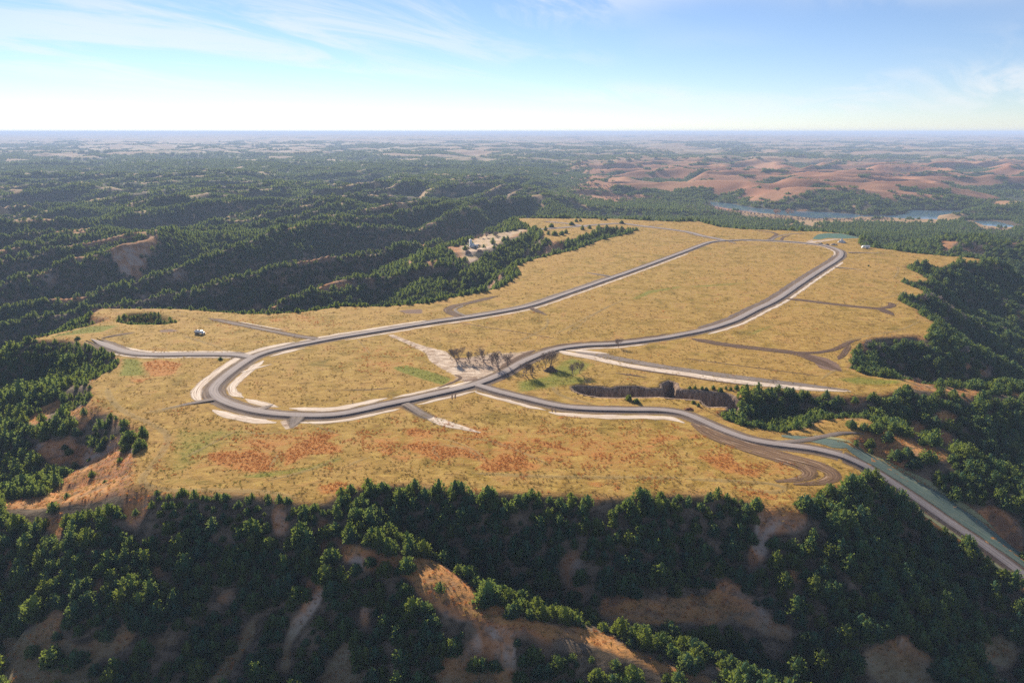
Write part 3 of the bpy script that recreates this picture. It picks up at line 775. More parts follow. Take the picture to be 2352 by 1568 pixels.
def strip_mat(name, cols, edge=0.55, streak=0.5, cover=1.0, ruts=None, rough=0.95, grain=1.0):
    """earth laid in a strip: streaks run along it, the rim breaks up into the grass"""
    m, t = new_mat(name)
    uv = t.n('ShaderNodeUVMap').outputs[0]
    su = t.n('ShaderNodeSeparateXYZ', {0: uv})
    pos = t.n('ShaderNodeNewGeometry').outputs['Position']
    au = t.math('ABSOLUTE', su.outputs[0])
    st = t.noise(t.vmul(uv, (3.2, 0.045, 1)), 1.6, 4.0, 0.65, 2.0, 0.3)
    gr = t.noise(pos, 1.1 * grain, 5.0, 0.7)
    lg = t.noise(pos, 0.12, 3.0, 0.6)
    f = t.math('ADD', t.math('MULTIPLY', st, streak), t.math('ADD', t.math('MULTIPLY', gr, (1 - streak) * 0.6), t.math('MULTIPLY', lg, (1 - streak) * 0.4)))
    col = t.ramp(f, cols)
    if ruts:
        rc, ru, rw, ra = ruts
        d = t.math('ABSOLUTE', t.math('SUBTRACT', au, ru))
        rm = t.math('MULTIPLY', t.ss(t.math('ADD', d, t.math('MULTIPLY', t.math('SUBTRACT', gr, 0.5), 0.12)), rw, rw * 0.4), ra)
        col = t.mix(rm, col, rc)
    bump = t.n('ShaderNodeBump', {'Strength': 0.5, 'Distance': 0.15, 'Height': t.math('ADD', st, t.math('MULTIPLY', gr, 0.6))})
    b = t.n('ShaderNodeBsdfPrincipled', {'Base Color': col, 'Roughness': rough, 'Specular IOR Level': 0.15, 'Normal': bump})
    if edge is None:
        finish(t, b)
        return m
    rim = t.math('ADD', t.math('MULTIPLY', au, 1.0), t.math('MULTIPLY', t.math('SUBTRACT', t.math('ADD', t.math('MULTIPLY', gr, 0.5), t.math('MULTIPLY', st, 0.7)), 0.6), edge * 2.2))
    al = t.math('MULTIPLY', t.ss(rim, 1.0, 1.0 - edge), cover)
    tr = t.n('ShaderNodeBsdfTransparent')
    mx = t.n('ShaderNodeMixShader', {0: al, 1: tr.outputs[0], 2: b.outputs[0]})
    finish(t, mx)
    return m


M_ROAD = strip_mat('gravel', [(0.36, (0.165, 0.142, 0.138)), (0.5, (0.235, 0.205, 0.20)), (0.62, (0.31, 0.272, 0.262))], edge=None, streak=0.6, ruts=((0.35, 0.31, 0.295), 0.34, 0.2, 0.6))
M_BANK = strip_mat('road_bank', [(0.36, (0.075, 0.053, 0.045)), (0.5, (0.125, 0.092, 0.078)), (0.62, (0.25, 0.195, 0.155))], edge=None, streak=0.5)
M_SAND = strip_mat('pale_verge', [(0.34, (0.15, 0.105, 0.075)), (0.43, (0.34, 0.26, 0.20)), (0.50, (0.57, 0.48, 0.39)), (0.60, (0.68, 0.60, 0.52))], edge=0.42, streak=0.8)
M_DARK = strip_mat('dark_soil', [(0.36, (0.046, 0.026, 0.016)), (0.5, (0.088, 0.050, 0.032)), (0.58, (0.145, 0.090, 0.058)), (0.66, (0.38, 0.30, 0.23))], edge=0.35, streak=0.75)
M_BROWN = strip_mat('bladed_soil', [(0.36, (0.05, 0.028, 0.016)), (0.45, (0.10, 0.058, 0.034)), (0.54, (0.17, 0.105, 0.060)), (0.60, (0.25, 0.165, 0.10)), (0.66, (0.55, 0.45, 0.36))], edge=0.25, streak=0.9)
M_TRACK = strip_mat('wheel_track', [(0.3, (0.27, 0.19, 0.075)), (0.6, (0.36, 0.27, 0.12))], edge=0.7, streak=0.5, cover=0.38, ruts=((0.42, 0.33, 0.17), 0.55, 0.26, 0.9))
M_GREY = strip_mat('thin_gravel', [(0.36, (0.105, 0.082, 0.072)), (0.5, (0.17, 0.14, 0.125)), (0.62, (0.30, 0.25, 0.21))], edge=0.5, streak=0.6)
M_TEAL = strip_mat('seeded_mulch', [(0.36, (0.080, 0.128, 0.110)), (0.5, (0.115, 0.165, 0.140)), (0.64, (0.20, 0.22, 0.155))], edge=0.22, streak=0.55, grain=0.5)
M_LIME = strip_mat('seeded_verge', [(0.36, (0.14, 0.16, 0.085)), (0.5, (0.26, 0.26, 0.135)), (0.64, (0.36, 0.34, 0.19))], edge=0.45, streak=0.7)

LOOP = [(1668, 553), (1630, 557), (1568, 580), (1417, 635), (1300, 676), (1217, 703), (1150, 716), (1084, 727), (984, 742), (884, 759), (784, 775), (720, 787), (667, 797), (620, 808), (583, 821), (552, 840),
        (520, 864), (497, 884), (489, 898), (497, 913), (533, 930), (583, 944), (625, 950), (667, 953), (733, 954.5), (784, 951), (884, 930), (984, 909), (1084, 886), (1151, 861), (1201, 832), (1251, 811), (1291, 799), (1351, 792), (1417, 788.5),
        (1517, 777), (1568, 768), (1618, 758), (1685, 737), (1735, 712), (1781, 690), (1835, 654), (1885, 621), (1920, 598), (1932, 586), (1926, 575), (1885, 563), (1801, 555), (1718, 551.5), (1668, 553)]
ROADB = [(1090, 884), (1120, 893), (1151, 902), (1217, 918), (1284, 933), (1351, 939), (1451, 941.5), (1517, 942), (1568, 949), (1601, 963), (1651, 985), (1701, 1004)]


M_SHOULDER = strip_mat('dirt_shoulder', [(0.36, (0.075, 0.05, 0.038)), (0.5, (0.15, 0.108, 0.082)), (0.62, (0.30, 0.235, 0.18))], edge=0.6, streak=0.7, cover=0.85)


def gravel_road(pts, lift, hw=2.15, rise=0.6, bank=1.4, world=None, ends=None):
    c = catmull(G(pts) if world is None else world)
    o1 = [-hw - bank, -hw - 0.4 * bank, -hw - 0.05]
    ribbon('road_bank', c, o1, [0.02 + lift * 0.3, rise * 0.55 + lift * 0.5, rise + lift - 0.02], M_BANK, ends=ends)
    ribbon('road_bank', c, [-a for a in o1[::-1]], [rise + lift - 0.02, rise * 0.55 + lift * 0.5, 0.02 + lift * 0.3], M_BANK, ends=ends)
    for sg in (-1, 1):
        ribbon('dirt_shoulder', c, [sg * (hw + 0.6 * bank), sg * (hw + bank + 0.9), sg * (hw + bank + 2.2)][::sg], [0.03 + lift * 0.3] * 3, M_SHOULDER, ends=ends, wob=0.7, seed=int(len(c)) % 50)
    ribbon('gravel_road', c, [-hw, -hw * 0.55, 0, hw * 0.55, hw], [rise + lift, rise + lift + 0.07, rise + lift + 0.12, rise + lift + 0.07, rise + lift], M_ROAD, ends=ends)
    return c


def verge(c, i0, i1, lo, hi, mat, lift, name='sand_verge', seed=0, ends=(7, 7), wob=1.1):
    """strip beside a road, between shares i0..i1 of its length, lo..hi metres to its right"""
    n = len(c)
    s = np.r_[0, np.cumsum(np.hypot(*np.diff(c[:, :2], axis=0).T))] / np.sum(np.hypot(*np.diff(c[:, :2], axis=0).T))
    m = (s >= i0) & (s <= i1)
    if m.sum() < 3:
        return
    ribbon(name, c[m], np.linspace(lo, hi, 4), [lift] * 4, mat, ends=ends, wob=wob, seed=seed)


def strip(pts, hw, mat, lift, name='dirt_track', ends=(6, 6), wob=0.4, seed=0, zz=0.0):
    c = catmull(G(pts, zz))
    ramp = None
    if lift > 0.25:                                      # side track: starts at road level and runs out on the ground
        ramp, lift = lift, 0.06
        ribbon(name, c, [-hw - 1.6, -hw * 0.92, 0, hw * 0.92, hw + 1.6], [0.03, lift, lift + 0.03, lift, 0.03], M_SHOULDER, ends=ends, wob=wob, seed=seed + 7, ramp=None)
    ribbon(name, c, [-hw, -hw * 0.6, 0, hw * 0.6, hw], [lift * 0.4, lift + 0.03, lift + 0.04, lift + 0.03, lift * 0.4], mat, ends=ends, wob=wob, seed=seed, ramp=ramp)
    return c


def share(c, X, Y):
    """share of the length of c nearest to a photo point"""
    g = G([(X, Y)])[0]
    s = np.r_[0, np.cumsum(np.hypot(*np.diff(c[:, :2], axis=0).T))]
    return s[np.argmin(np.hypot(c[:, 0] - g[0], c[:, 1] - g[1]))] / s[-1]


cl_ = gravel_road(LOOP, 0.05)
wB = np.vstack([G(ROADB), ROADB_END[:, :2]])
cb_ = gravel_road(None, 0.02, world=wB, hw=1.95, bank=1.2)
cC = gravel_road([(210, 780), (233, 789), (267, 802), (300, 811), (350, 815.5), (467, 815.5), (540, 816), (580, 822)], 0.0, hw=2.3, rise=0.5, bank=1.6, ends=(15, 0))
cO = gravel_road(q2((1290, 715), (1450, 702), (1600, 690), (1900, 668), (2070, 685), (2352, 720)) + [(1610, 541), (1640, 547), (1665, 553)], 0.0, hw=2.6, rise=0.35, bank=1.5)
gravel_road(q2((1400, 655), (1550, 668), (1700, 690)), -0.02, hw=2.2, rise=0.3, bank=1.2, ends=(10, 0))

S = lambda X, Y: share(cl_, X, Y)
# pale verges: right of travel is the inner side on the left bend
def span(a, b):
    a, b = S(*a), S(*b)
    return (a, b) if a < b else (b, a)


verge(cl_, *span((1568, 580), (784, 775)), -8.2, -5.6, M_SAND, 0.05, seed=1)
verge(cl_, *span((1417, 635), (640, 803)), 5.0, 7.2, M_GREY, 0.05, seed=2)
verge(cl_, *span((1000, 740), (700, 792)), 5.2, 9.0, M_SAND, 0.07, seed=3)
verge(cl_, *span((700, 792), (500, 915)), 5.0, 10.5, M_SAND, 0.06, seed=4)
verge(cl_, *span((700, 792), (600, 815)), -9.5, -5.2, M_SAND, 0.07, seed=5)
verge(cl_, *span((580, 824), (520, 926)), -11.0, -5.6, M_SAND, 0.05, seed=6)
verge(cl_, *span((520, 924), (610, 948)), -11.0, -5.4, M_SAND, 0.06, seed=7)
verge(cl_, *span((640, 951), (900, 927)), -10.5, -5.2, M_SAND, 0.06, seed=8)
verge(cl_, *span((515, 926), (655, 952)), 5.2, 11.5, M_SAND, 0.07, seed=9)
verge(cl_, *span((690, 954), (900, 927)), 5.4, 8.6, M_SAND, 0.07, seed=10)
verge(cl_, *span((930, 920), (1075, 888)), 5.2, 8.2, M_SAND, 0.07, seed=11)
verge(cl_, *span((900, 927), (1060, 892)), -8.5, -5.2, M_SAND, 0.06, seed=12)
verge(cl_, *span((1250, 812), (1560, 770)), -7.6, -5.2, M_DARK, 0.05, name='dirt_verge', seed=13)
verge(cl_, *span((1290, 799), (1480, 782)), 5.2, 7.6, M_SAND, 0.07, seed=14)
verge(cl_, *span((1600, 762), (1925, 600)), 5.4, 8.6, M_SAND, 0.06, seed=15)
verge(cl_, *span((1618, 758), (1930, 585)), -8.0, -5.2, M_BANK, 0.05, name='dirt_verge', seed=16)
verge(cl_, *span((1930, 590), (1700, 551)), -7.4, -5.2, M_SAND, 0.05, seed=17)
SB = lambda X, Y: share(cb_, X, Y)
verge(cb_, SB(1110, 890), SB(1284, 933), 5.0, 8.4, M_SAND, 0.06, seed=18)
verge(cb_, SB(1270, 930), SB(1610, 967), 5.2, 10.5, M_SAND, 0.07, seed=19)
verge(cC, 0.30, 0.95, 3.9, 5.6, M_SAND, 0.05, seed=20)
verge(cC, 0.25, 0.9, -6.8, -4.0, M_SAND, 0.05, seed=21)
# embankment of the road down the spur: seeded mulch above it, pale green rim
verge(cb_, SB(1800, 1024), SB(1960, 1058), -14.0, -4.6, M_TEAL, 0.10, name='seeded_slope', seed=22, ends=(25, 10), wob=1.2)
verge(cb_, SB(1940, 1048), SB(2352, 1322) + 0.05, -12.6, -3.5, M_TEAL, 0.12, name='seeded_slope', seed=23, wob=0.8)
verge(cb_, SB(1870, 1032), SB(2200, 1212), -14.6, -11.6, M_LIME, 0.14, name='seeded_slope', seed=24, wob=0.8)
verge(cb_, SB(1980, 1066), SB(2352, 1322) + 0.05, 3.6, 6.0, M_LIME, 0.10, name='seeded_verge', seed=25)

# side tracks
strip([(497, 917), (466, 922), (433, 927), (400, 934), (372, 941)], 2.6, M_GREY, 0.55, 'gravel_track', ends=(0, 22))
strip([(430, 929), (395, 937), (350, 947), (330, 949)], 3.5, M_TRACK, 0.10, 'field_trail')
strip([(687, 954), (681, 964), (668, 981)], 4.0, M_GREY, 0.62, 'gravel_track', ends=(0, 8))
strip(q4((1750, 770), (1800, 745), (1880, 718)), 3.6, M_GREY, 0.62, 'gravel_track', ends=(0, 8))
strip(q5((440, 715), (500, 750), (560, 788), (650, 822), (750, 852)), 2.6, M_GREY, 0.5, 'gravel_track', ends=(0, 14))
strip(q5((560, 785), (650, 825), (750, 858), (850, 882), (960, 910)), 3.4, M_SAND, 0.08, 'sand_verge', ends=(10, 16))
strip([(1282, 804), (1310, 812), (1351, 818), (1417, 833), (1484, 845), (1568, 857), (1668, 873), (1768, 884), (1868, 894), (1955, 899)], 3.8, M_SAND, 0.10, 'dirt_road', ends=(6, 25))
strip([(1320, 806), (1380, 815), (1450, 828), (1520, 841), (1600, 853), (1700, 867), (1768, 876), (1868, 887), (1950, 896)], 4.4, M_GREY, 0.07, 'dirt_road', ends=(6, 25))
strip([(1420, 838), (1484, 850), (1568, 862), (1668, 878), (1740, 886)], 1.6, M_DARK, 0.06, 'dirt_track')
strip([(1300, 803), (1345, 806), (1400, 812)], 2.4, M_SAND, 0.12, 'sand_verge')
strip(q6((60, 262), (300, 308), (600, 345), (800, 372), (900, 410), (1000, 450), (1090, 488)), 4.2, M_DARK, 0.08, ends=(6, 14))
strip(q6((700, 356), (870, 367), (1000, 352), (1080, 328), (1140, 292), (1230, 268)), 2.2, M_DARK, 0.11, ends=(8, 14))
strip(q6((1150, 300), (1120, 360), (1070, 410)), 2.0, M_DARK, 0.06, ends=(5, 5))
strip(q3((700, 1184), (850, 1196), (1000, 1218), (1250, 1246), (1360, 1255), (1420, 1285), (1455, 1303)), 4.0, M_DARK, 0.08, ends=(6, 8))
strip(q3((1330, 1250), (1400, 1250), (1445, 1232), (1440, 1212), (1400, 1212)), 3.0, M_DARK, 0.11, ends=(6, 6))
strip(q4((1440, 125), (1560, 148), (1700, 178), (1900, 220), (2060, 252), (2180, 268)), 3.6, M_DARK, 0.07, ends=(8, 0))
strip(q4((1500, 140), (1700, 180), (1900, 222), (2080, 256), (2200, 272)), 1.7, M_GREY, 0.14, 'gravel_track', ends=(8, 0))
strip(q4((1640, 150), (1800, 180), (1960, 212)), 0.9, M_SAND, 0.18, 'sand_verge')
strip(q2((850, 1312), (770, 1290), (730, 1265), (760, 1240), (850, 1220), (960, 1195), (1080, 1165)), 3.8, M_DARK, 0.08, ends=(4, 14))
strip(q2((880, 1310), (800, 1280), (780, 1258), (860, 1228)), 1.5, M_GREY, 0.13, 'gravel_track')
strip(q6((60, 850), (180, 905), (300, 962), (500, 1032), (700, 1096), (830, 1140), (900, 1185), (880, 1220), (780, 1240), (640, 1250)), 5.2, M_BROWN, 0.08, ends=(10, 30))
strip(q6((120, 862), (300, 948), (520, 1020), (720, 1080), (880, 1120), (1010, 1165), (1060, 1210), (1010, 1250), (880, 1265), (760, 1268)), 4.6, M_BROWN, 0.12, ends=(10, 30), seed=5)
strip(q6((560, 985), (700, 972), (850, 960), (1000, 935), (1100, 920), (1250, 930)), 1.8, M_GREY, 0.2, 'field_trail', ends=(6, 12))
strip(q2((1860, 1036), (1780, 1022), (1690, 1006)), 1.8, M_GREY, 0.35, 'gravel_track', ends=(0, 10))
strip(q2((1300, 1248), (1350, 1270), (1415, 1298)), 1.8, M_DARK, 0.3, 'dirt_track', ends=(0, 10))
strip(q3((1140, 868), (1260, 868), (1420, 874)), 2.2, M_GREY, 0.35, 'gravel_track', ends=(0, 30))
strip(q3((1045, 968), (1130, 974), (1245, 986)), 2.0, M_GREY, 0.35, 'gravel_track', ends=(0, 14))
strip(q3((590, 782), (640, 750), (640, 735), (560, 720), (470, 712)), 3.0, M_DARK, 0.10, ends=(0, 10))
strip(q3((610, 782), (650, 760), (720, 742), (850, 735)), 2.2, M_GREY, 0.16, 'gravel_track', ends=(0, 10))
strip(q3((680, 785), (690, 765), (740, 748)), 2.0, M_DARK, 0.12, ends=(0, 8))
strip(q3((240, 770), (320, 790), (370, 806)), 2.4, M_GREY, 0.5, 'gravel_track', ends=(0, 10))
strip(q2((2060, 690), (2180, 680), (2220, 672)), 1.6, M_GREY, 0.2, 'gravel_track')
strip(q5((660, 608), (700, 590), (760, 570), (830, 545), (830, 525), (780, 515)), 1.0, M_DARK, 0.08, ends=(3, 3))
strip(q5((740, 605), (820, 580), (900, 560)), 2.2, M_SAND, 0.10, 'sand_verge')
strip(q5((1080, 480), (1160, 430), (1250, 380), (1340, 345)), 2.0, M_DARK, 0.08)
strip(q4((700, 263), (780, 245), (860, 232), (930, 222)), 1.4, M_DARK, 0.3, ends=(5, 5))
strip(q5((1890, 500), (2000, 512), (2110, 530)), 1.2, M_DARK, 0.1)
strip(q4((1660, 500), (1720, 480), (1800, 460), (1870, 442)), 1.7, M_SAND, 0.09, 'sand_verge', ends=(3, 10))

# trails in the grass
for pts, hw in ((q4((740, 600), (745, 640), (770, 690), (850, 765), (1000, 835), (1120, 895), (1160, 940), (1155, 980), (1110, 1060), (1040, 1150), (975, 1235), (975, 1262), (1020, 1288), (1150, 1310), (1500, 1310), (1800, 1320), (2050, 1362)), 2.0),
                (q4((1580, 365), (1480, 320), (1380, 285), (1250, 245)), 1.5), (q5((1190, 300), (1300, 245), (1400, 190), (1422, 150), (1415, 120)), 1.3), (q5((1480, 230), (1650, 140), (1850, 40)), 1.3),
                (q4((1850, 1165), (1890, 1100), (1935, 1035)), 1.0), (q5((700, 1110), (640, 1050), (620, 1000), (700, 990), (900, 1040), (950, 1110)), 0.9), (q5((1000, 1120), (960, 1060), (850, 1000), (700, 950)), 0.8),
                (q5((800, 950), (1000, 960), (1200, 1030), (1450, 1140)), 1.0), (q5((1450, 590), (1500, 650), (1620, 690), (1750, 720)), 1.8), (q5((900, 1190), (1300, 1212), (1800, 1222), (2352, 1222)), 1.5), (q6((0, 1228), (300, 1245), (600, 1262), (760, 1300)), 1.6),
                (q4((1260, 1090), (1420, 1010), (1560, 930), (1650, 890)), 1.1), (q4((2100, 830), (2230, 880), (2340, 920)), 0.9), (q4((1660, 900), (1800, 925), (1950, 905)), 1.0), (q6((400, 1290), (600, 1330), (740, 1300), (560, 1255)), 1.6),
                (q3((1480, 960), (1485, 1000), (1450, 1050)), 1.3), (q3((1150, 1190), (1350, 1190), (1500, 1150), (1540, 1120)), 1.2), (q6((1090, 290), (1250, 250), (1500, 205), (1640, 145)), 1.2), (q6((950, 550), (1020, 500), (1080, 470)), 1.2),
                (q2((1560, 1424), (1750, 1290), (1950, 1190)), 1.2), (q4((2352, 1080), (2100, 1180), (1850, 1240)), 1.2), (q5((0, 1160), (100, 1110), (200, 1080)), 1.2), (q5((100, 260), (200, 370)), 0.7)):
    strip(pts, hw, M_TRACK, 0.05, 'field_trail', wob=0.2)
for pts in (q5((820, 155), (1000, 185), (1200, 215), (1500, 265)), q6((0, 395), (300, 440), (600, 480), (950, 528)), q3((0, 625), (0, 626)), q2((1990, 770), (2200, 790), (2352, 800)), q5((0, 612), (200, 615), (370, 600)), q3((0, 795), (500, 812), (900, 840))):
    if len(pts) > 2:
        strip(pts, 0.6, M_DARK, 0.04, 'field_furrow', wob=0.2)
for (a, b) in ((q5((765, 645), (762, 685)), q5((788, 640), (782, 680))), (q5((1445, 735), (1455, 772)), q5((1465, 735), (1478, 775)))):
    for p in (a, b):
        strip([p[0], ((p[0][0] + p[1][0]) / 2, (p[0][1] + p[1][1]) / 2), p[1]], 0.45, M_DARK, 0.16, 'dirt_track', ends=(1, 2), wob=0.1)

# ------------------------------------------------------------------ trees
RNG = np.random.default_rng(7)


def foliage_mat(name, ca_, cb_2, cc_2, trans=0.35):
    m, t = new_mat(name)
    oi = t.n('ShaderNodeObjectInfo')
    pos = t.n('ShaderNodeTexCoord').outputs['Object']
    n = t.noise(pos, 1.1, 3.0, 0.6)
    c = t.ramp(oi.outputs['Random'], [(0.0, ca_), (0.5, cb_2), (1.0, cc_2)])
    c = t.mix(t.ss(n, 0.40, 0.60), t.mix(0.5, c, (0.012, 0.02, 0.014)), c)
    dfs = t.n('ShaderNodeBsdfPrincipled', {'Base Color': c, 'Roughness': 0.75, 'Specular IOR Level': 0.2})
    tl = t.n('ShaderNodeBsdfTranslucent', {'Color': t.mix(0.55, c, (0.30, 0.36, 0.04))})
    finish(t, t.n('ShaderNodeMixShader', {0: trans, 1: dfs.outputs[0], 2: tl.outputs[0]}))
    return m


M_CEDAR = foliage_mat('cedar_leaf', (0.032, 0.112, 0.088), (0.052, 0.135, 0.062), (0.115, 0.155, 0.034), 0.5)
M_BARK = plain('bark', (0.10, 0.075, 0.06), 0.9, 0, 0.3, 6.0)
M_GREYBARK = plain('grey_bark', (0.21, 0.16, 0.135), 0.9, 0, 0.3, 4.0)
M_THICKET = plain('thicket_twigs', (0.25, 0.20, 0.18), 0.95, 0, 0.3, 0.7)
M_RUSTTWIG = plain('rust_twigs', (0.40, 0.25, 0.16), 0.95, 0, 0.25, 0.7)


def envelope(tv, R, p1, p2):
    return R * np.minimum(1, (tv / 0.16 + 0.25)) ** 0.7 * np.power(np.clip(1 - tv, 0, 1), p1) * p2


def cedar_crown(seed, Ht, R, nb, ns, spray, core=True, multi=1):
    """crown of a red cedar: a dark inner body and many upswept sprays"""
    rg = np.random.default_rng(seed)
    V, F = [], []

    def tri(a, b, c):
        k = len(V); V.extend((a, b, c)); F.append((k, k + 1, k + 2))
    tips = [(0.0, 0.0, Ht, R)]
    for _ in range(multi - 1):
        a = rg.uniform(0, 6.28); o = R * rg.uniform(0.35, 0.6)
        tips.append((o * math.cos(a), o * math.sin(a), Ht * rg.uniform(0.62, 0.9), R * rg.uniform(0.5, 0.75)))
    lop = [rg.uniform(0, 6.28) for _ in range(3)]

    def rad(tv, an, RR):
        return envelope(tv, RR, 0.56, 1.0) * (1 + 0.16 * math.sin(2 * an + lop[0]) + 0.10 * math.sin(5 * an + lop[1] + 6 * tv) + 0.08 * math.sin(9 * tv + lop[2]))
    for (ox, oy, hh, RR) in tips:
        z0 = 0.05 * hh
        if core:
            nl, na = (6, 8) if nb > 60 else (4, 6)
            ring = []
            for i in range(nl):
                tv = i / (nl - 0.4)
                ring.append([(ox + 0.58 * rad(tv, 6.2832 * j / na, RR) * math.cos(6.2832 * j / na) * rg.uniform(0.85, 1.1),
                              oy + 0.58 * rad(tv, 6.2832 * j / na, RR) * math.sin(6.2832 * j / na) * rg.uniform(0.85, 1.1), z0 + (hh - z0) * tv * 0.96) for j in range(na)])
            for i in range(nl - 1):
                for j in range(na):
                    a, b, c, d = ring[i][j], ring[i][(j + 1) % na], ring[i + 1][(j + 1) % na], ring[i + 1][j]
                    tri(a, b, c); tri(a, c, d)
            for j in range(na):
                tri(ring[-1][j], ring[-1][(j + 1) % na], (ox, oy, hh * 0.97))
        n_here = int(nb * (1.0 if (ox, oy) == (0.0, 0.0) else 0.5))
        for i in range(n_here):
            tv = 1 - math.sqrt(1 - (i + 0.5) / n_here * 0.97)
            tv = min(0.985, max(0.0, tv + rg.uniform(-0.03, 0.03)))
            an = i * 2.39996 + rg.uniform(-0.3, 0.3)
            r = rad(tv, an, RR) * rg.uniform(0.80, 1.12)
            bx, by, bz = ox + r * math.cos(an), oy + r * math.sin(an), z0 + (hh - z0) * tv
            for k in range(ns):
                jx, jy, jz = rg.normal(0, spray * 0.50, 3)
                out = rg.uniform(0.25, 0.95); upw = rg.uniform(0.35, 1.1)
                a2 = an + rg.uniform(-0.9, 0.9)
                L = spray * rg.uniform(0.7, 1.4) * (0.65 + 0.5 * (1 - tv))
                dx, dy, dz = out * math.cos(a2), out * math.sin(a2), upw
                nn = math.sqrt(dx * dx + dy * dy + dz * dz); dx, dy, dz = dx / nn, dy / nn, dz / nn
                sx, sy, sz = rg.normal(0, 1, 3)
                dot = sx * dx + sy * dy + sz * dz
                sx, sy, sz = sx - dot * dx, sy - dot * dy, sz - dot * dz
                sn = math.sqrt(sx * sx + sy * sy + sz * sz) + 1e-6
                wd = L * 0.34 / sn
                px, py, pz = bx + jx - dx * L * 0.5, by + jy - dy * L * 0.5, max(0.12, bz + jz * 0.8 - dz * L * 0.5)
                m = (px + dx * L * 0.55, py + dy * L * 0.55, pz + dz * L * 0.55)
                a = (px, py, pz); tp = (px + dx * L, py + dy * L, pz + dz * L)
                l_ = (m[0] + sx * wd, m[1] + sy * wd, m[2] + sz * wd); r_ = (m[0] - sx * wd, m[1] - sy * wd, m[2] - sz * wd)
                k0 = len(V); V.extend((a, r_, tp, l_)); F.append((k0, k0 + 1, k0 + 2)); F.append((k0, k0 + 2, k0 + 3))
    return V, F


def tri_mesh(name, V, F, mat):
    me = mesh_from(name, np.array(V), np.array(F).ravel(), 3)
    me.materials.append(mat)
    return me


def tube_data(V, F, p0, p1, r0, r1, n=5):
    p0, p1 = Vector(p0), Vector(p1)
    d = (p1 - p0).normalized()
    a = d.orthogonal().normalized(); b = d.cross(a)
    k = len(V)
    for p, r in ((p0, r0), (p1, r1)):
        for i in range(n):
            an = 6.28318 * i / n
            V.append(tuple(p + a * (r * math.cos(an)) + b * (r * math.sin(an))))
    for i in range(n):
        j = (i + 1) % n
        F.append((k + i, k + j, k + n + j)); F.append((k + i, k + n + j, k + n + i))


def trunk_mesh(name, Ht):
    V, F = [], []
    tube_data(V, F, (0, 0, -0.6), (0.03, 0, Ht * 0.3), Ht * 0.026, Ht * 0.02, 7)
    tube_data(V, F, (0.03, 0, Ht * 0.3), (0, 0.03, Ht * 0.82), Ht * 0.02, Ht * 0.006, 6)
    return tri_mesh(name, V, F, M_BARK)


CEDARS = []      # (crown mesh, trunk mesh) for the nearest trees
for i, (Ht, R, mu) in enumerate(((7.2, 2.5, 1), (6.2, 2.6, 2), (8.0, 2.5, 1), (5.2, 2.4, 2), (7.0, 3.0, 3), (6.6, 2.1, 1), (4.4, 2.2, 1), (7.6, 2.9, 2))):
    V, F = cedar_crown(100 + i, Ht, R * 1.1, 64, 16, 0.60, True, mu)
    CEDARS.append((tri_mesh('cedar_crown', V, F, M_CEDAR), trunk_mesh('cedar_trunk', Ht), Ht))


def proto(name, V, F, mat):
    """unlinked source shape for the woods"""
    return bpy.data.objects.new(name, tri_mesh(name, V, F, mat))


pc_mid = bpy.data.collections.new('cedar_shapes')
for i, (Ht, R, mu) in enumerate(((7.2, 2.6, 1), (6.2, 2.7, 2), (8.0, 2.6, 1), (5.4, 2.5, 1), (7.0, 3.1, 2), (6.4, 2.3, 1))):
    V, F = cedar_crown(200 + i, Ht, R * 1.1, 44, 9, 0.80, True, mu)
    pc_mid.objects.link(proto('cedar_shape_%d' % i, V, F, M_CEDAR))
pc_clump = bpy.data.collections.new('cedar_clump_shapes')
for i in range(5):
    rg = np.random.default_rng(300 + i)
    V, F = [], []
    for k in range(11):
        a = rg.uniform(0, 6.28); r = 11 * math.sqrt(rg.uniform(0, 1))
        Ht = rg.uniform(4.5, 8.5)
        v2, f2 = cedar_crown(400 + i * 20 + k, Ht, Ht * rg.uniform(0.36, 0.48), 16, 3, 1.7, True, 1)
        o = len(V)
        V += [(x + r * math.cos(a), y + r * math.sin(a), z - 0.8) for x, y, z in v2]
        F += [(p + o, q + o, s_ + o) for p, q, s_ in f2]
    pc_clump.objects.link(proto('cedar_clump_%d' % i, V, F, M_CEDAR))


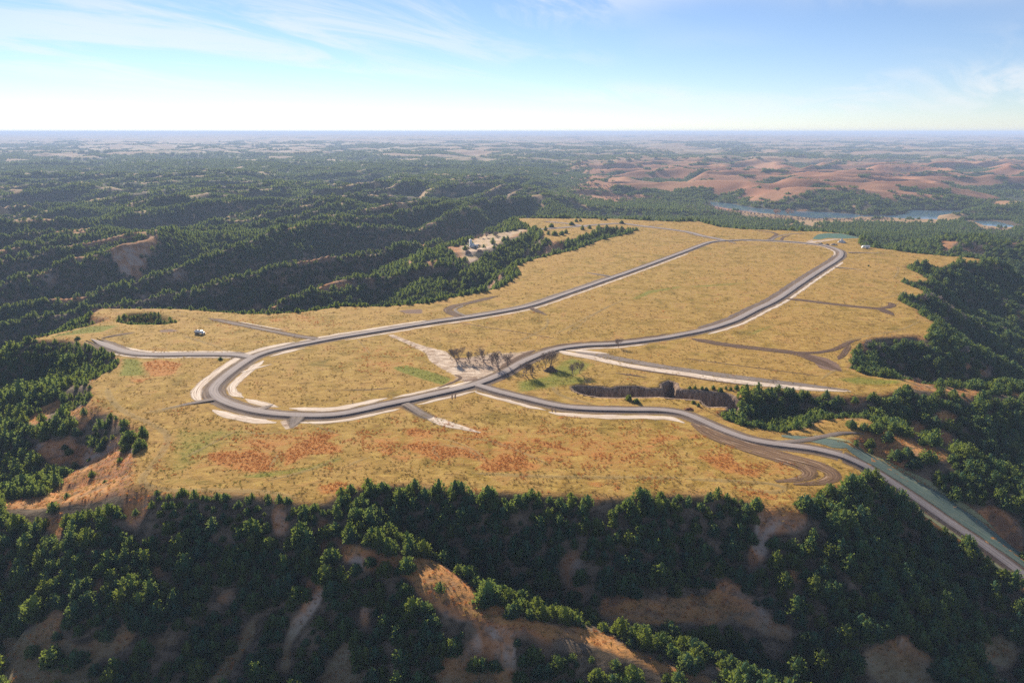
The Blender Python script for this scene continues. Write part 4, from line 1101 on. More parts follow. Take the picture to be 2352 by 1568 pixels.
def bare_tree_data(seed, Ht, spread=0.5, levels=5, twig=0.012, r0=None, stems=1):
    """leafless tree: the crown fans out from low on the trunk"""
    rg = random.Random(seed)
    TV, TF, CV, CF = [], [], [], []
    LEN = [0.14, 0.33, 0.27, 0.17, 0.12, 0.08, 0.06]
    KIDS = [4, 3, 3, 3, 4, 4]

    def grow(p, d, r, lev):
        n = 4 if lev == 1 else (3 if lev <= 2 else 2)
        L = Ht * LEN[lev] * rg.uniform(0.75, 1.25)
        for s_ in range(n):
            d2 = (d + Vector((rg.uniform(-1, 1), rg.uniform(-1, 1), rg.uniform(-0.3, 0.7))) * 0.17).normalized()
            q = p + d2 * (L / n)
            r2 = max(twig, r * 0.87)
            if lev == 0:
                tube_data(TV, TF, p, q, r, r2, 7)
            else:
                tube_data(CV, CF, p, q, r, r2, 4 if lev < 4 else 3)
            p, d, r = q, d2, r2
            if 1 <= lev < levels and s_ < n - 1:
                side_(p, d, r * 0.5, lev + 1)
        if lev >= levels:
            return
        for _ in range(KIDS[lev]):
            side_(p, d, r * rg.uniform(0.55, 0.75), lev + 1)

    def side_(p, d, r, lev):
        a = rg.uniform(0, 6.28)
        sp = spread * rg.uniform(0.5, 1.4)
        o = d.orthogonal().normalized(); o2 = d.cross(o)
        nd = (d * math.cos(sp) + (o * math.cos(a) + o2 * math.sin(a)) * math.sin(sp) + Vector((0, 0, 0.10))).normalized()
        grow(p, nd, max(twig, r), lev)
    for k in range(stems):
        lean = Vector((rg.uniform(-0.18, 0.18), rg.uniform(-0.12, 0.12), 1)).normalized()
        grow(Vector((k * 0.35, 0, -0.3)), lean, r0 or Ht * 0.032, 0)
    return TV, TF, CV, CF


pc_bare = bpy.data.collections.new('bare_tree_shapes')
for i in range(3):
    TV, TF, CV, CF = bare_tree_data(900 + i, 6.5, 0.6, 3, 0.06)
    o = len(TV)
    pc_bare.objects.link(proto('bare_shape_%d' % i, TV + CV, TF + [(a + o, b + o, c + o) for a, b, c in CF], M_THICKET))


def scatter(name, P, rotz, scl, idx, coll, label, cat):
    """a wood nobody could count: points that carry tree shapes"""
    me = bpy.data.meshes.new(name)
    me.vertices.add(len(P)); me.vertices.foreach_set('co', np.asarray(P, np.float32).ravel())
    for nm, ty, ar in (('turn', 'FLOAT', rotz), ('size', 'FLOAT_VECTOR', scl), ('shape', 'INT', idx)):
        a_ = me.attributes.new(nm, ty, 'POINT')
        if ty == 'FLOAT_VECTOR':
            a_.data.foreach_set('vector', np.asarray(ar, np.float32).ravel())
        else:
            a_.data.foreach_set('value', np.asarray(ar, np.float32 if ty == 'FLOAT' else np.int32))
    o = obj(name, me)
    o['kind'] = 'stuff'; o['label'] = label; o['category'] = cat
    ng = bpy.data.node_groups.new(name + '_nodes', 'GeometryNodeTree')
    ng.interface.new_socket('Geometry', in_out='INPUT', socket_type='NodeSocketGeometry')
    ng.interface.new_socket('Geometry', in_out='OUTPUT', socket_type='NodeSocketGeometry')
    g = NT(ng)
    gi = g.n('NodeGroupInput'); go = g.n('NodeGroupOutput')
    ci = g.n('GeometryNodeCollectionInfo', {'Collection': coll, 'Separate Children': True, 'Reset Children': True})
    ip = g.n('GeometryNodeInstanceOnPoints')
    ng.links.new(gi.outputs[0], ip.inputs['Points'])
    ng.links.new(ci.outputs[0], ip.inputs['Instance'])
    ip.inputs['Pick Instance'].default_value = True
    na = lambda nm, dt: g.n('GeometryNodeInputNamedAttribute', {'Name': nm}, data_type=dt).outputs[0]
    ng.links.new(na('shape', 'INT'), ip.inputs['Instance Index'])
    cx = g.n('ShaderNodeCombineXYZ', {2: na('turn', 'FLOAT')})
    ng.links.new(cx.outputs[0], ip.inputs['Rotation'])
    ng.links.new(na('size', 'FLOAT_VECTOR'), ip.inputs['Scale'])
    ng.links.new(ip.outputs[0], go.inputs[0])
    md = o.modifiers.new('woods', 'NODES'); md.node_group = ng
    return o


def jitter_grid(y0, y1, step, lim=0.90, back=110):
    ys = np.arange(y0, y1, step)
    X, Y = [], []
    for yv in ys:
        hw = lim * (yv + back)
        xs = np.arange(-hw, hw, step)
        X.append(xs + RNG.uniform(-0.42, 0.42, len(xs)) * step)
        Y.append(np.full(len(xs), yv) + RNG.uniform(-0.42, 0.42, len(xs)) * step)
    return np.concatenate(X), np.concatenate(Y)


def wood_points(y0, y1, step, lim=0.88, back=110):
    x, y = jitter_grid(y0, y1, step, lim, back)
    h = height(x, y)
    d = np.full(x.shape, -900.0)
    m = (y < 1700) & (np.abs(x) < 1400)
    d[m] = sdf(PLATEAU, x[m], y[m])
    den_ = forest_density(x, y, h, d, True)
    ok = (RNG.uniform(0, 1, len(x)) < den_) & (h > LAKE_Z + 1.2)
    X, Y, dep = project(x, y, h + 3)
    ok &= (X > -330) & (X < 2680) & (Y < 1720) & (dep > 20)
    return x[ok], y[ok], h[ok], d[ok]


# --- the near woods: one list of trees, the 300 that show largest stand as trees of their own
nx, ny, nh, nd_ = wood_points(95, 640, 3.0)
size = np.clip(RNG.normal(0.67, 0.19, len(nx)), 0.30, 1.15) * (1 + 0.22 * perlin(nx / 40, ny / 40, 91))
PX0 = project(nx, ny, nh)[0]
size = size * np.where(nd_ > -12, np.where(PX0 < 745, 0.6, 0.85), 1.0)
PX, PY, PD = project(nx, ny, nh + 3.0)


def in_sight(x, y, z, n=36):
    t_ = np.linspace(0.35, 0.985, n)
    vis = np.ones(len(x), bool)
    for s_ in t_:
        hh = height(x * s_, y * s_)
        vis &= hh < CAM_H + (z - CAM_H) * s_ + 0.5
    return vis


show = size * 7.0 / PD
cand = np.where((PX > 12) & (PX < 2340) & (PY > 900) & (PY < 1558))[0]
cand = cand[np.argsort(-show[cand])][:900]
cand = cand[in_sight(nx[cand], ny[cand], nh[cand] + 4.5)]
own = cand[:300]
rest = np.setdiff1d(np.arange(len(nx)), own)

LEFT_CREST = np.array([(770, 1137), (850, 1230), (950, 1290), (1100, 1392), (1300, 1445), (1450, 1490), (1600, 1545), (1640, 1568)], float)
def area_of(X, Y):
    """which stand a near cedar belongs to: (what it looks like and where, group)"""
    cy_ = np.interp(X, LEFT_CREST[:, 0], LEFT_CREST[:, 1])
    rx = np.interp(Y, [1030, 1070, 1137, 1197, 1247, 1322, 1568], [1900, 1985, 2091, 2176, 2251, 2352, 2700])
    if X > rx:
        return ('green cedar up on the ridge right of the mulched bank', 'cedars on the ridge right of the road') if Y < 1080 else ('green cedar beside the grey cut right of the road', 'cedars beside the grey cut')
    if X < 770 or (X < 1650 and Y > cy_ + 12):
        if Y < 1195:
            return ("dark cedar just below the plateau's lower left grassy rim", 'cedars below the lower left rim')
        if X < 330:
            return ('dark cedar on the wooded slope at the far left foreground', 'cedars of the far left foreground')
        if X > 1000:
            return ('green cedar in front of the orange crest at the bottom centre', 'cedars in front of the orange crest')
        if Y > 1430:
            return ('dark cedar along the bottom edge, foot of the shaded left slope', 'cedars along the bottom edge')
        return ('dark green cedar halfway down the shaded left slope', 'cedars halfway down the left slope')
    if X < 1330 and Y > cy_ - 75 and X > 860:
        return ('sunlit green cedar crowding along the back of the orange crest', 'cedars along the back of the orange crest')
    if X > 1690:
        if Y < 1215:
            return ('green cedar on the knoll between the dirt turnout and the road', 'cedars on the knoll by the turnout')
        if Y > 1420:
            return ('dark cedar low on the wooded slope at the bottom right', 'cedars low on the right slope')
        return ('green cedar halfway down the wooded slope below the right road', 'cedars halfway down the right slope')
    if Y < 1200:
        return ('dark cedar lining the front rim of the plateau above the bowl', 'cedars lining the front rim')
    return ('dark teal cedar deep in the shaded bowl behind the orange crest', 'cedars in the shaded bowl')


stands = {}
for i in own:
    stands.setdefault(area_of(PX[i], PY[i]), []).append(i)
for (lab, grp), mem in stands.items():
    uniq = {}
    if len(mem) > 4:                                     # the outermost of each stand can be told apart
        for key, word in ((min(mem, key=lambda i: PX[i]), 'leftmost'), (max(mem, key=lambda i: PX[i]), 'rightmost'), (max(mem, key=lambda i: PY[i]), 'lowest in view'), (min(mem, key=lambda i: PY[i]), 'highest in view'), (max(mem, key=lambda i: show[i]), 'largest')):
            uniq.setdefault(key, word)
    for i in mem:
        crown, trunk, Ht = CEDARS[int(RNG.integers(0, len(CEDARS)))]
        e = obj('cedar_tree', None, loc=(nx[i], ny[i], nh[i] - 0.25), rz=float(RNG.uniform(0, 6.28)))
        k = float(size[i]); e.scale = (k * RNG.uniform(0.9, 1.15), k * RNG.uniform(0.9, 1.15), k)
        tag(e, (lab + ', the ' + uniq[i]) if i in uniq else lab, 'tree', grp)
        obj('crown', crown, parent=e); obj('trunk', trunk, parent=e)


def rnd_attrs(n, sz, nshape, fl=0.15):
    s3 = np.stack([sz * RNG.uniform(1 - fl, 1 + fl, n), sz * RNG.uniform(1 - fl, 1 + fl, n), sz], 1)
    return RNG.uniform(0, 6.28, n), s3, RNG.integers(0, nshape, n)


mx, my, mh, _ = wood_points(640, 1500, 4.7)
ms = np.clip(RNG.normal(0.80, 0.2, len(mx)), 0.4, 1.3)
ax_ = np.r_[nx[rest], mx]; ay_ = np.r_[ny[rest], my]; ah_ = np.r_[nh[rest], mh] - 0.3
as_ = np.r_[size[rest], ms]
ro, s3, ix = rnd_attrs(len(ax_), as_, 6)
scatter('cedar_forest', np.stack([ax_, ay_, ah_], 1), ro, s3, ix, pc_mid, 'dense dark green cedar forest covering the slopes and ravines around the plateau', 'forest')
fx, fy, fh, _ = wood_points(1500, 3400, 15.5, 0.84, 60)
gx, gy, gh, _ = wood_points(3400, 9500, 34.0, 0.82, 60)
ro, s3, ix = rnd_attrs(len(fx) + len(gx), np.r_[np.full(len(fx), 0.9), np.full(len(gx), 1.45)], 5, 0.25)
scatter('distant_woodland', np.stack([np.r_[fx, gx], np.r_[fy, gy], np.r_[fh, gh] - 0.5], 1), ro, s3, ix, pc_clump, 'hazy dark woodland rolling over the hills to the horizon', 'woodland')
print('TREES near', len(nx), 'mid', len(mx), 'far', len(fx), len(gx))

# grey leafless thickets: in the gullies and along the lake shore
bx, by = jitter_grid(200, 900, 6.0)
bh = height(bx, by); bd = np.full(bx.shape, -900.0); bd[:] = sdf(PLATEAU, bx, by)
thn = fbm(bx / 60 + 7, by / 60, 95, 2)
ok = (bd < -4) & (thn > 0.42) & (RNG.uniform(0, 1, len(bx)) < 0.55) & (by > 330)
lx, ly = jitter_grid(1150, 2300, 9.0)
lh = height(lx, ly)
shore = q3((0, 510), (200, 520), (230, 560), (480, 600), (900, 630), (1200, 630), (1440, 628), (1400, 650), (1100, 648), (800, 650), (600, 670), (430, 680), (340, 640), (0, 590)) , q3((1500, 735), (1900, 700), (2352, 720), (2352, 790), (2000, 790), (1700, 780)), q2((1150, 400), (1400, 410), (1800, 460), (2200, 490), (2352, 520), (2352, 560), (1900, 545), (1700, 500), (1300, 440))
sm = np.zeros(len(lx), bool)
for p in shore:
    sm |= near_poly(G(p, -58.0), lx, ly, 3) > 0
okl = sm & (lh > LAKE_Z + 0.5) & (RNG.uniform(0, 1, len(lx)) < 0.85)
jx_, jy_ = jitter_grid(290, 420, 2.6)
jm = np.zeros(len(jx_), bool)
for p in (q5((740, 400), (900, 380), (1060, 370), (1170, 360), (1180, 420), (1100, 490), (1000, 470), (860, 450), (760, 430)), q5((1210, 520), (1260, 470), (1350, 400), (1400, 430), (1380, 480), (1320, 540), (1240, 550)), q5((1380, 470), (1450, 450), (1480, 480), (1420, 500))):
    jm |= (near_poly(G(p), jx_, jy_, 2) > 0)
jm &= RNG.uniform(0, 1, len(jx_)) < 0.5
jh_ = height(jx_, jy_)
P = np.r_[np.stack([bx[ok], by[ok], bh[ok]], 1), np.stack([lx[okl], ly[okl], lh[okl]], 1), np.stack([jx_[jm], jy_[jm], jh_[jm]], 1)]
ro, s3, ix = rnd_attrs(len(P), np.r_[RNG.uniform(0.6, 1.1, ok.sum()), RNG.uniform(0.5, 1.0, okl.sum()), RNG.uniform(0.14, 0.34, jm.sum())], 3)
scatter('leafless_thicket', P, ro, s3, ix, pc_bare, 'pale grey leafless thicket in the ravines and along the lake shore', 'thicket')


# --- tufts: dry bunch grass, rusty bluestem and greener grass
def tuft(seed, n, Ht, R):
    rg = np.random.default_rng(seed)
    V, F = [], []
    for _ in range(n):
        a = rg.uniform(0, 6.28); r = R * 0.45 * math.sqrt(rg.uniform(0, 1))
        bx, by = r * math.cos(a), r * math.sin(a)
        L = Ht * rg.uniform(0.6, 1.15); sp = R * rg.uniform(0.2, 1.0)
        tx, ty = bx + sp * math.cos(a + rg.uniform(-0.6, 0.6)), by + sp * math.sin(a + rg.uniform(-0.6, 0.6))
        w_ = rg.uniform(0.03, 0.07) * (0.5 + Ht); b2 = a + 1.57 + rg.uniform(-0.5, 0.5)
        k = len(V)
        V += [(bx - w_ * math.cos(b2), by - w_ * math.sin(b2), -0.05), (bx + w_ * math.cos(b2), by + w_ * math.sin(b2), -0.05), (tx, ty, L)]
        F.append((k, k + 1, k + 2))
    return V, F


def straw(name, c0, c1):
    m, t = new_mat(name)
    c = t.mix(t.n('ShaderNodeObjectInfo').outputs['Random'], c0, c1)
    a_ = t.n('ShaderNodeBsdfDiffuse', {'Color': c}); b_ = t.n('ShaderNodeBsdfTranslucent', {'Color': c})
    finish(t, t.n('ShaderNodeMixShader', {0: 0.45, 1: a_.outputs[0], 2: b_.outputs[0]}))
    return m


GRASSES = {}
for nm, mat, Ht in (('dry', straw('dry_grass', (0.25, 0.175, 0.052), (0.46, 0.33, 0.115)), 0.5), ('rust', straw('rust_grass', (0.38, 0.150, 0.045), (0.58, 0.27, 0.085)), 0.5), ('green', straw('green_grass', (0.13, 0.14, 0.03), (0.30, 0.27, 0.06)), 0.4)):
    cl2 = bpy.data.collections.new(nm + '_tufts')
    for i in range(4):
        cl2.objects.link(proto('%s_tuft_%d' % (nm, i), *tuft(500 + i, 18, Ht, 0.5), mat))
    GRASSES[nm] = cl2


def grass_pts(y0, y1, step):
    x, y = jitter_grid(y0, y1, step, 0.80, 60)
    h = height(x, y)
    X, Y, dep = project(x, y, h)
    ok = (X > -150) & (X < 2500) & (Y < 1650)
    return x[ok], y[ok], h[ok]


road_m = [catmull(G(p_), 6.0) for p_ in (LOOP, ROADB)] + [ROADB_END[:, :2]]
gx_, gy_, gh_ = [np.concatenate(q) for q in zip(grass_pts(150, 300, 1.25), grass_pts(300, 460, 1.9), grass_pts(460, 1050, 4.2))]
pm = sample(plat, gx_, gy_); om = sample(orange, gx_, gy_); gm = sample(green, gx_, gy_); bad = np.maximum(np.maximum(sample(sand, gx_, gy_), sample(mud, gx_, gy_)), sample(teal, gx_, gy_))
fm = sample(den, gx_, gy_)
for c_ in road_m:
    dl_, _ = near_line(np.c_[c_, np.zeros(len(c_))], gx_, gy_, 12)
    bad = np.maximum(bad, (dl_ < np.where(gy_ < 430, 10.6, 8.4)) * 1.0)
noise_ = fbm(gx_ / 11, gy_ / 9, 133, 3)
u_ = RNG.uniform(0, 1, len(gx_))
near_ = gy_ < 460
on = (bad < 0.3) & (pm > 0.6) & (near_poly(SCARP, gx_, gy_, 4) < -1.2)
rust = on & (u_ < np.clip(om * 1.5 + noise_ * 0.9 - 0.55, 0, 0.95))
grn = on & ~rust & (u_ < np.clip(gm * 0.9 + noise_ * 0.5 - 0.2, 0, 0.8))
dry = on & ~rust & ~grn & (u_ < np.clip(0.30 + 0.75 * noise_, 0.04, 0.85))
slp = (pm < 0.6) & (fm < 0.5) & (gy_ < 460) & (bad < 0.3) & (u_ < 0.45)
for key, msk, nm, lab, s0, s1 in (('dry', dry | (slp & (u_ > 0.2)), 'dry_grass', 'golden dry bunch grass covering the plateau fields', 0.55, 1.35), ('rust', rust | (slp & (u_ <= 0.2)), 'rust_grass', 'rust coloured grass in drifts on the near fields', 0.7, 1.4), ('green', grn, 'green_grass', 'greener grass in the damp swales of the plateau', 0.6, 1.3)):
    n_ = int(msk.sum())
    sz = RNG.uniform(s0, s1, n_) * np.where(gy_[msk] > 460, 1.5, 1.0)
    ro, s3, ix = rnd_attrs(n_, sz, 4)
    s3[:, :2] *= 1.25
    scatter(nm, np.stack([gx_[msk], gy_[msk], gh_[msk]], 1), ro, s3, ix, GRASSES[key], lab, 'grass')
    print('TUFTS', nm, n_)

# ------------------------------------------------------------------ single things
def hit(X, Y):
    """where the line of sight through a photo point meets the ground"""
    u = (X - 1176) / 1568; v = (Y - 784) / 1568
    d = np.array([u, CP - v * SP, -SP - v * CP])
    t_ = np.linspace(60, 2600, 5000)
    hh = height(d[0] * t_, d[1] * t_)
    below = np.where(hh >= CAM_H + d[2] * t_)[0]
    k = below[0] if len(below) else len(t_) - 1
    tt_ = t_[k]
    return d[0] * tt_, d[1] * tt_, float(hh[k])


def one_cedar(X, Y, Ht, label, group=None, v_=None, wide=1.0, cat='tree'):
    x, y, z = hit(X, Y)
    v_ = int(RNG.integers(0, len(CEDARS))) if v_ is None else v_
    crown, trunk, H0 = CEDARS[v_]
    e = obj('cedar_tree', None, loc=(x, y, z - 0.1), rz=float(RNG.uniform(0, 6.28)))
    k = Ht / H0
    e.scale = (k * wide, k * wide, k)
    tag(e, label, cat, group)
    obj('crown', crown, parent=e); obj('trunk', trunk, parent=e)
    return e


def z5(x, y): return ((1680 + x / 4.2) * 0.765625, (1090 + y / 4.2) * 0.765625)
def z6(x, y): return ((1600 + x / 5.88) * 0.765625, (620 + y / 5.88) * 0.765625)
def z4(x, y): return ((1300 + x / 4.694) * 0.765625, (980 + y / 4.694) * 0.765625)
def zf(x, y): return ((1340 + x / 7.84) * 0.765625, (640 + y / 7.84) * 0.765625)
def zp(x, y): return ((2380 + x / 7.84) * 0.765625, (660 + y / 7.84) * 0.765625)


one_cedar(*z5(865, 462), 3.1, 'larger of the two small cedars between the eroded bank and the road', v_=3)
one_cedar(*z5(962, 495), 2.5, 'smaller of the two small cedars between the eroded bank and the road', v_=6)
one_cedar(*z5(1678, 502), 1.7, 'smallest cedar sapling near the right end of the eroded bank', v_=6)
one_cedar(*z5(1742, 540), 2.0, 'taller cedar sapling with a long shadow near the right end of the eroded bank', v_=5)
for k, (a, b, hh_) in enumerate(((1632, 320, 1.7), (1700, 322, 2.3), (1790, 328, 2.1), (1845, 340, 2.0), (1930, 325, 2.3), (2020, 355, 2.4), (2090, 328, 2.0), (2150, 335, 2.1), (2225, 330, 2.8), (2292, 325, 2.0))):
    one_cedar(*z5(a, b), hh_, ('leftmost', 'second from left', 'third from left', 'fourth from left', 'fifth from left', 'sixth from left', 'seventh from left', 'eighth from left', 'ninth from left and tallest', 'rightmost')[k] + ' of the low cedars in a row above the eroded bank', 'low cedars above the eroded bank')
FARM_TREES = [(265, 495, 4.8, 'pointed cedar at the left end of the far meadow row'), (375, 505, 5.2, 'second pointed cedar from the left in the far meadow row'), (500, 500, 5.0, 'third cedar from the left in the far meadow, with a long shadow'),
              (578, 470, 5.0, 'broad cedar just behind the third one of the far meadow row'), (865, 408, 5.6, 'large dark round cedar beside the far road on the meadow'), (993, 390, 4.8, 'slim cedar right of the large round one by the far road'),
              (675, 322, 4.4, 'dark cedar between the two far roads'), (755, 268, 4.4, 'left one of two round cedars beyond the far road'), (830, 262, 4.0, 'right one of two round cedars beyond the far road'),
              (1195, 238, 4.0, 'left cedar of the far pair on the plateau rim'), (1268, 238, 4.2, 'right cedar of the far pair on the plateau rim'), (320, 362, 5.0, 'wide cedar standing at the far road end'), (215, 420, 5.6, 'cedar left of the far meadow, below the road'),
              (1555, 300, 4.6, 'cedar rising above the end of the far wooded ravine')]
for a, b, hh_, lab in FARM_TREES:
    one_cedar(*z6(a, b), hh_ * 1.15, lab, 'cedars on the far meadow', wide=1.15)
for X, Y, hh_, lab, wd in (
        [q7((150, 868))[0] + (4.0, 'small round dark cedar alone in the bottom left clearing, the leftmost', 1.3)] +
        [q7((245, 905))[0] + (5.6, 'large round dark cedar in the bottom left clearing, second from the left', 1.25)] +
        [q7((348, 915))[0] + (5.6, 'round very dark cedar in the bottom left clearing, third from the left', 1.25)] +
        [q7((440, 950))[0] + (3.4, 'small dark cedar low in the bottom left clearing, fourth from the left', 1.25)] +
        [q7((265, 800))[0] + (3.2, 'small cedar high in the bottom left clearing above the round ones', 1.2)] +
        [q7((1660, 895))[0] + (5.6, 'round yellow-green sunlit cedar on the bare strip at the bottom centre', 1.1)] +
        [q7((2185, 940))[0] + (4.6, 'bright green cedar at the bottom near the crest, the taller of two', 1.0)] +
        [q7((2272, 935))[0] + (3.0, 'bright green little cedar at the bottom near the crest, the smaller of two', 1.1)] +
        [q7((1635, 490))[0] + (3.6, 'round light green cedar on the bare crest, the lower left one', 1.3)] +
        [q7((1700, 455))[0] + (3.4, 'low light green cedar on the bare crest beside the orange earth', 1.4)] +
        [q7((1770, 500))[0] + (5.4, 'big light green cedar in front of the bare crest', 1.2)] +
        [q7((1870, 480))[0] + (5.0, 'light green cedar under the orange patch of the crest', 1.2)] +
        [q7((1410, 260))[0] + (3.4, 'yellow-green cedar by the top of the bare central crest', 1.1)] +
        [q7((1500, 330))[0] + (4.8, 'dark cedar beside the upper bare central crest', 1.1)] +
        [q6((1290, 1015))[0] + (4.4, 'small cedar alone on the orange rim above the mulched bank', 1.0)] +
        [q6((1470, 1100))[0] + (5.2, 'broad cedar clump member on the orange ridge right of the road, the left one', 1.5)] +
        [q6((1540, 1090))[0] + (5.4, 'broad cedar clump member on the orange ridge right of the road, the right one', 1.4)] +
        [q6((1685, 1120))[0] + (5.4, 'round cedar on the orange ridge with bare grey earth at its foot', 1.2)] +
        [q6((1585, 1160))[0] + (4.2, 'round cedar on the grey bare slope above the mulched bank', 1.3)] +
        [q6((1160, 880))[0] + (4.2, 'left of three cedars on the grassy skyline ridge above the mulch', 1.3)] +
        [q6((1247, 897))[0] + (4.0, 'middle of three cedars on the grassy skyline ridge above the mulch', 1.3)] +
        [q6((1325, 910))[0] + (4.8, 'right of three cedars on the grassy skyline ridge above the mulch', 1.2)] +
        [q4((535, 272))[0] + (2.2, 'little dark cedar alone at the start of the left spur road', 1.4)] +
        [q4((1520, 412))[0] + (1.6, 'tiny dark cedar alone below the left spur road', 1.3)] +
        [q4((895, 985))[0] + (6.5, 'large round cedar on the bare left slope, the left of three', 1.15)] +
        [q4((990, 945))[0] + (5.6, 'cedar at the left rim of the plateau, the upper of three', 1.0)] +
        [q4((970, 1020))[0] + (4.4, 'cedar at the left rim of the plateau, the lower of three', 1.1)] +
        [q4((450, 1030))[0] + (2.6, 'small dark cedar alone on the grey left slope', 1.3)] +
        [q4((700, 1040))[0] + (3.8, 'round cedar on the grey left slope below the big clump', 1.2)] +
        [q3((1280, 962))[0] + (1.8, 'tiny dark cedar alone on the right field by the far bend', 1.5)]):
    one_cedar(X, Y, hh_, lab, wide=wd)

# --- leafless trees by the junction
BARE_SRC = []
for i, (sp, lv) in enumerate(((0.42, 5), (0.48, 5), (0.46, 5), (0.62, 4))):
    TV, TF, CV, CF = bare_tree_data(50 + i, 9.0, sp, lv, 0.014)
    zt = max(v[2] for v in CV)
    BARE_SRC.append((tri_mesh('bare_trunk', TV, TF, M_GREYBARK), tri_mesh('bare_crown', CV, CF, M_GREYBARK), zt))


def bare_tree(X, Y, Ht, label, v_, rz=0.0, wide=1.0, group='leafless trees by the road junction'):
    x, y, z = hit(X, Y)
    tm, cm, zt = BARE_SRC[v_]
    e = obj('leafless_tree', None, loc=(x, y, z - 0.05), rz=rz)
    k = 0.88 * Ht / zt
    e.scale = (k * wide * 0.9, k * wide * 0.9, k)
    tag(e, label, 'tree', group)
    obj('trunk', tm, parent=e); obj('crown', cm, parent=e)


bare_tree(*z4(320, 482), 9.6, 'leafless tree at the left end of the row above the junction', 0, 0.3)
bare_tree(*z4(362, 478), 9.0, 'leafless tree close behind the leftmost one of the row', 2, 2.3)
bare_tree(*z4(510, 505), 8.0, 'slender leafless tree, second clump of the row above the junction', 1, 1.0, 0.8)
bare_tree(*z4(705, 495), 9.2, 'leafless tree with a dense rounded crown in the middle of the row', 2, 4.0, 1.05)
bare_tree(*z4(925, 600), 11.2, 'tall leafless tree left of the road bend by the paved crossing', 0, 5.1, 0.95)
bare_tree(*z4(1045, 575), 10.0, 'leaning leafless tree right beside the road bend', 1, 2.6, 0.7)
bare_tree(*z4(1300, 700), 9.5, 'leafless tree with a green shadowed lawn, left one below the road bend', 1, 3.3, 0.9)
bare_tree(*z4(1372, 680), 9.0, 'leafless tree with a green shadowed lawn, right one below the road bend', 0, 0.9, 0.85)
bare_tree(*z4(1580, 572), 10.2, 'big spreading leafless tree over the dark shadow heap, left stem', 2, 1.7, 1.05)
bare_tree(*z4(1650, 580), 10.6, 'big spreading leafless tree over the dark shadow heap, right stem', 0, 3.9, 1.1)
bare_tree(*z4(1965, 690), 8.0, 'leafless tree above the eroded bank, left of the pair', 1, 0.2, 0.95)
bare_tree(*z4(2055, 655), 8.4, 'leafless tree above the eroded bank, right of the pair', 2, 5.3, 0.95)
bare_tree(*z4(2180, 820), 4.8, 'low bushy leafless shrub on the rim of the eroded bank', 3, 1.1, 1.2)
bare_tree(*q5((1910, 330))[0], 7.2, 'single leafless tree on the far side road edge, right of the junction', 2, 2.0, 0.95)
bare_tree(*q6((620, 575))[0], 4.2, 'low leafless shrub beside the pale dirt road', 3, 4.4, 1.3)

for k, (X, Y, lab) in enumerate(((q3((735, 606))[0]) + ('rust coloured round cottonwood on the lake shore, the right one',), (q3((645, 608))[0]) + ('rust coloured round cottonwood on the lake shore, the left one',))):
    x, y = at(X, Y, LAKE_Z + 1.5)
    x, y = float(x), float(y)
    TV, TF, CV, CF = bare_tree_data(70 + k, 15.0, 0.62, 4, 0.10, 0.5)
    e = obj('cottonwood_tree', None, loc=(x, y, max(hz(x, y), LAKE_Z + 0.3) - 0.3)); e.scale = (1.25, 1.25, 1.0)
    tag(e, lab, 'tree', 'cottonwoods on the lake shore')
    obj('trunk', tri_mesh('cotton_trunk', TV, TF, M_GREYBARK), parent=e); obj('crown', tri_mesh('cotton_crown', CV, CF, M_RUSTTWIG), parent=e)

# --- box / cylinder helpers for built things
def box_data(V, F, c, s, taper=(1, 1), sh=(0, 0)):
    k = len(V)
    for z, tx, ty, ox, oy in ((-0.5, 1, 1, 0, 0), (0.5, taper[0], taper[1], sh[0], sh[1])):
        for sx, sy in ((-0.5, -0.5), (0.5, -0.5), (0.5, 0.5), (-0.5, 0.5)):
            V.append((c[0] + sx * s[0] * tx + ox, c[1] + sy * s[1] * ty + oy, c[2] + z * s[2]))
    for q in ((0, 3, 2, 1), (4, 5, 6, 7), (0, 1, 5, 4), (1, 2, 6, 5), (2, 3, 7, 6), (3, 0, 4, 7)):
        F.append((k + q[0], k + q[1], k + q[2])); F.append((k + q[0], k + q[2], k + q[3]))


def cyl_data(V, F, p0, p1, r0, r1=None, n=16):
    k = len(V)
    tube_data(V, F, p0, p1, r0, r0 if r1 is None else r1, n)
    for o, p in ((0, p0), (n, p1)):
        c = len(V); V.append(tuple(p))
        for i in range(n):
            F.append((c, k + o + i, k + o + (i + 1) % n))


def piece(name, mat, parent, fn, bevel=0.0):
    V, F = [], []
    fn(V, F)
    o = obj(name, tri_mesh(name, V, F, mat), parent=parent)
    if bevel:
        b = o.modifiers.new('edge', 'BEVEL'); b.width = bevel; b.segments = 2; b.limit_method = 'ANGLE'
    return o


M_WHITE = plain('white_paint', (0.78, 0.78, 0.77), 0.35, 0, 0.05, 3.0, 0.5)
M_STEEL = plain('galvanised_steel', (0.58, 0.60, 0.62), 0.4, 0.4, 0.1, 2.0)
M_GLASS = plain('dark_glass', (0.02, 0.025, 0.03), 0.08, 0, 0.1, 2.0, 0.6)
M_BLACK = plain('black_rubber', (0.02, 0.02, 0.02), 0.8, 0, 0.2, 5.0)
M_RED = plain('lamp_red', (0.35, 0.03, 0.02), 0.4)
M_NAVY = plain('dark_paint', (0.03, 0.035, 0.05), 0.3, 0, 0.1, 3.0, 0.5)
M_EARTH = plain('heaped_earth', (0.24, 0.155, 0.11), 0.95, 0, 0.35, 0.8)
M_TAN = plain('pale_earth', (0.42, 0.32, 0.22), 0.95, 0, 0.3, 0.8)
M_SHADE_DEBRIS = plain('tree_shade_debris', (0.11, 0.07, 0.05), 0.95, 0, 0.35, 2.0)  # debris colour kept dark to paint in the tree's shadow
M_RUST = plain('rusty_brush', (0.22, 0.085, 0.05), 0.95, 0, 0.35, 2.0)
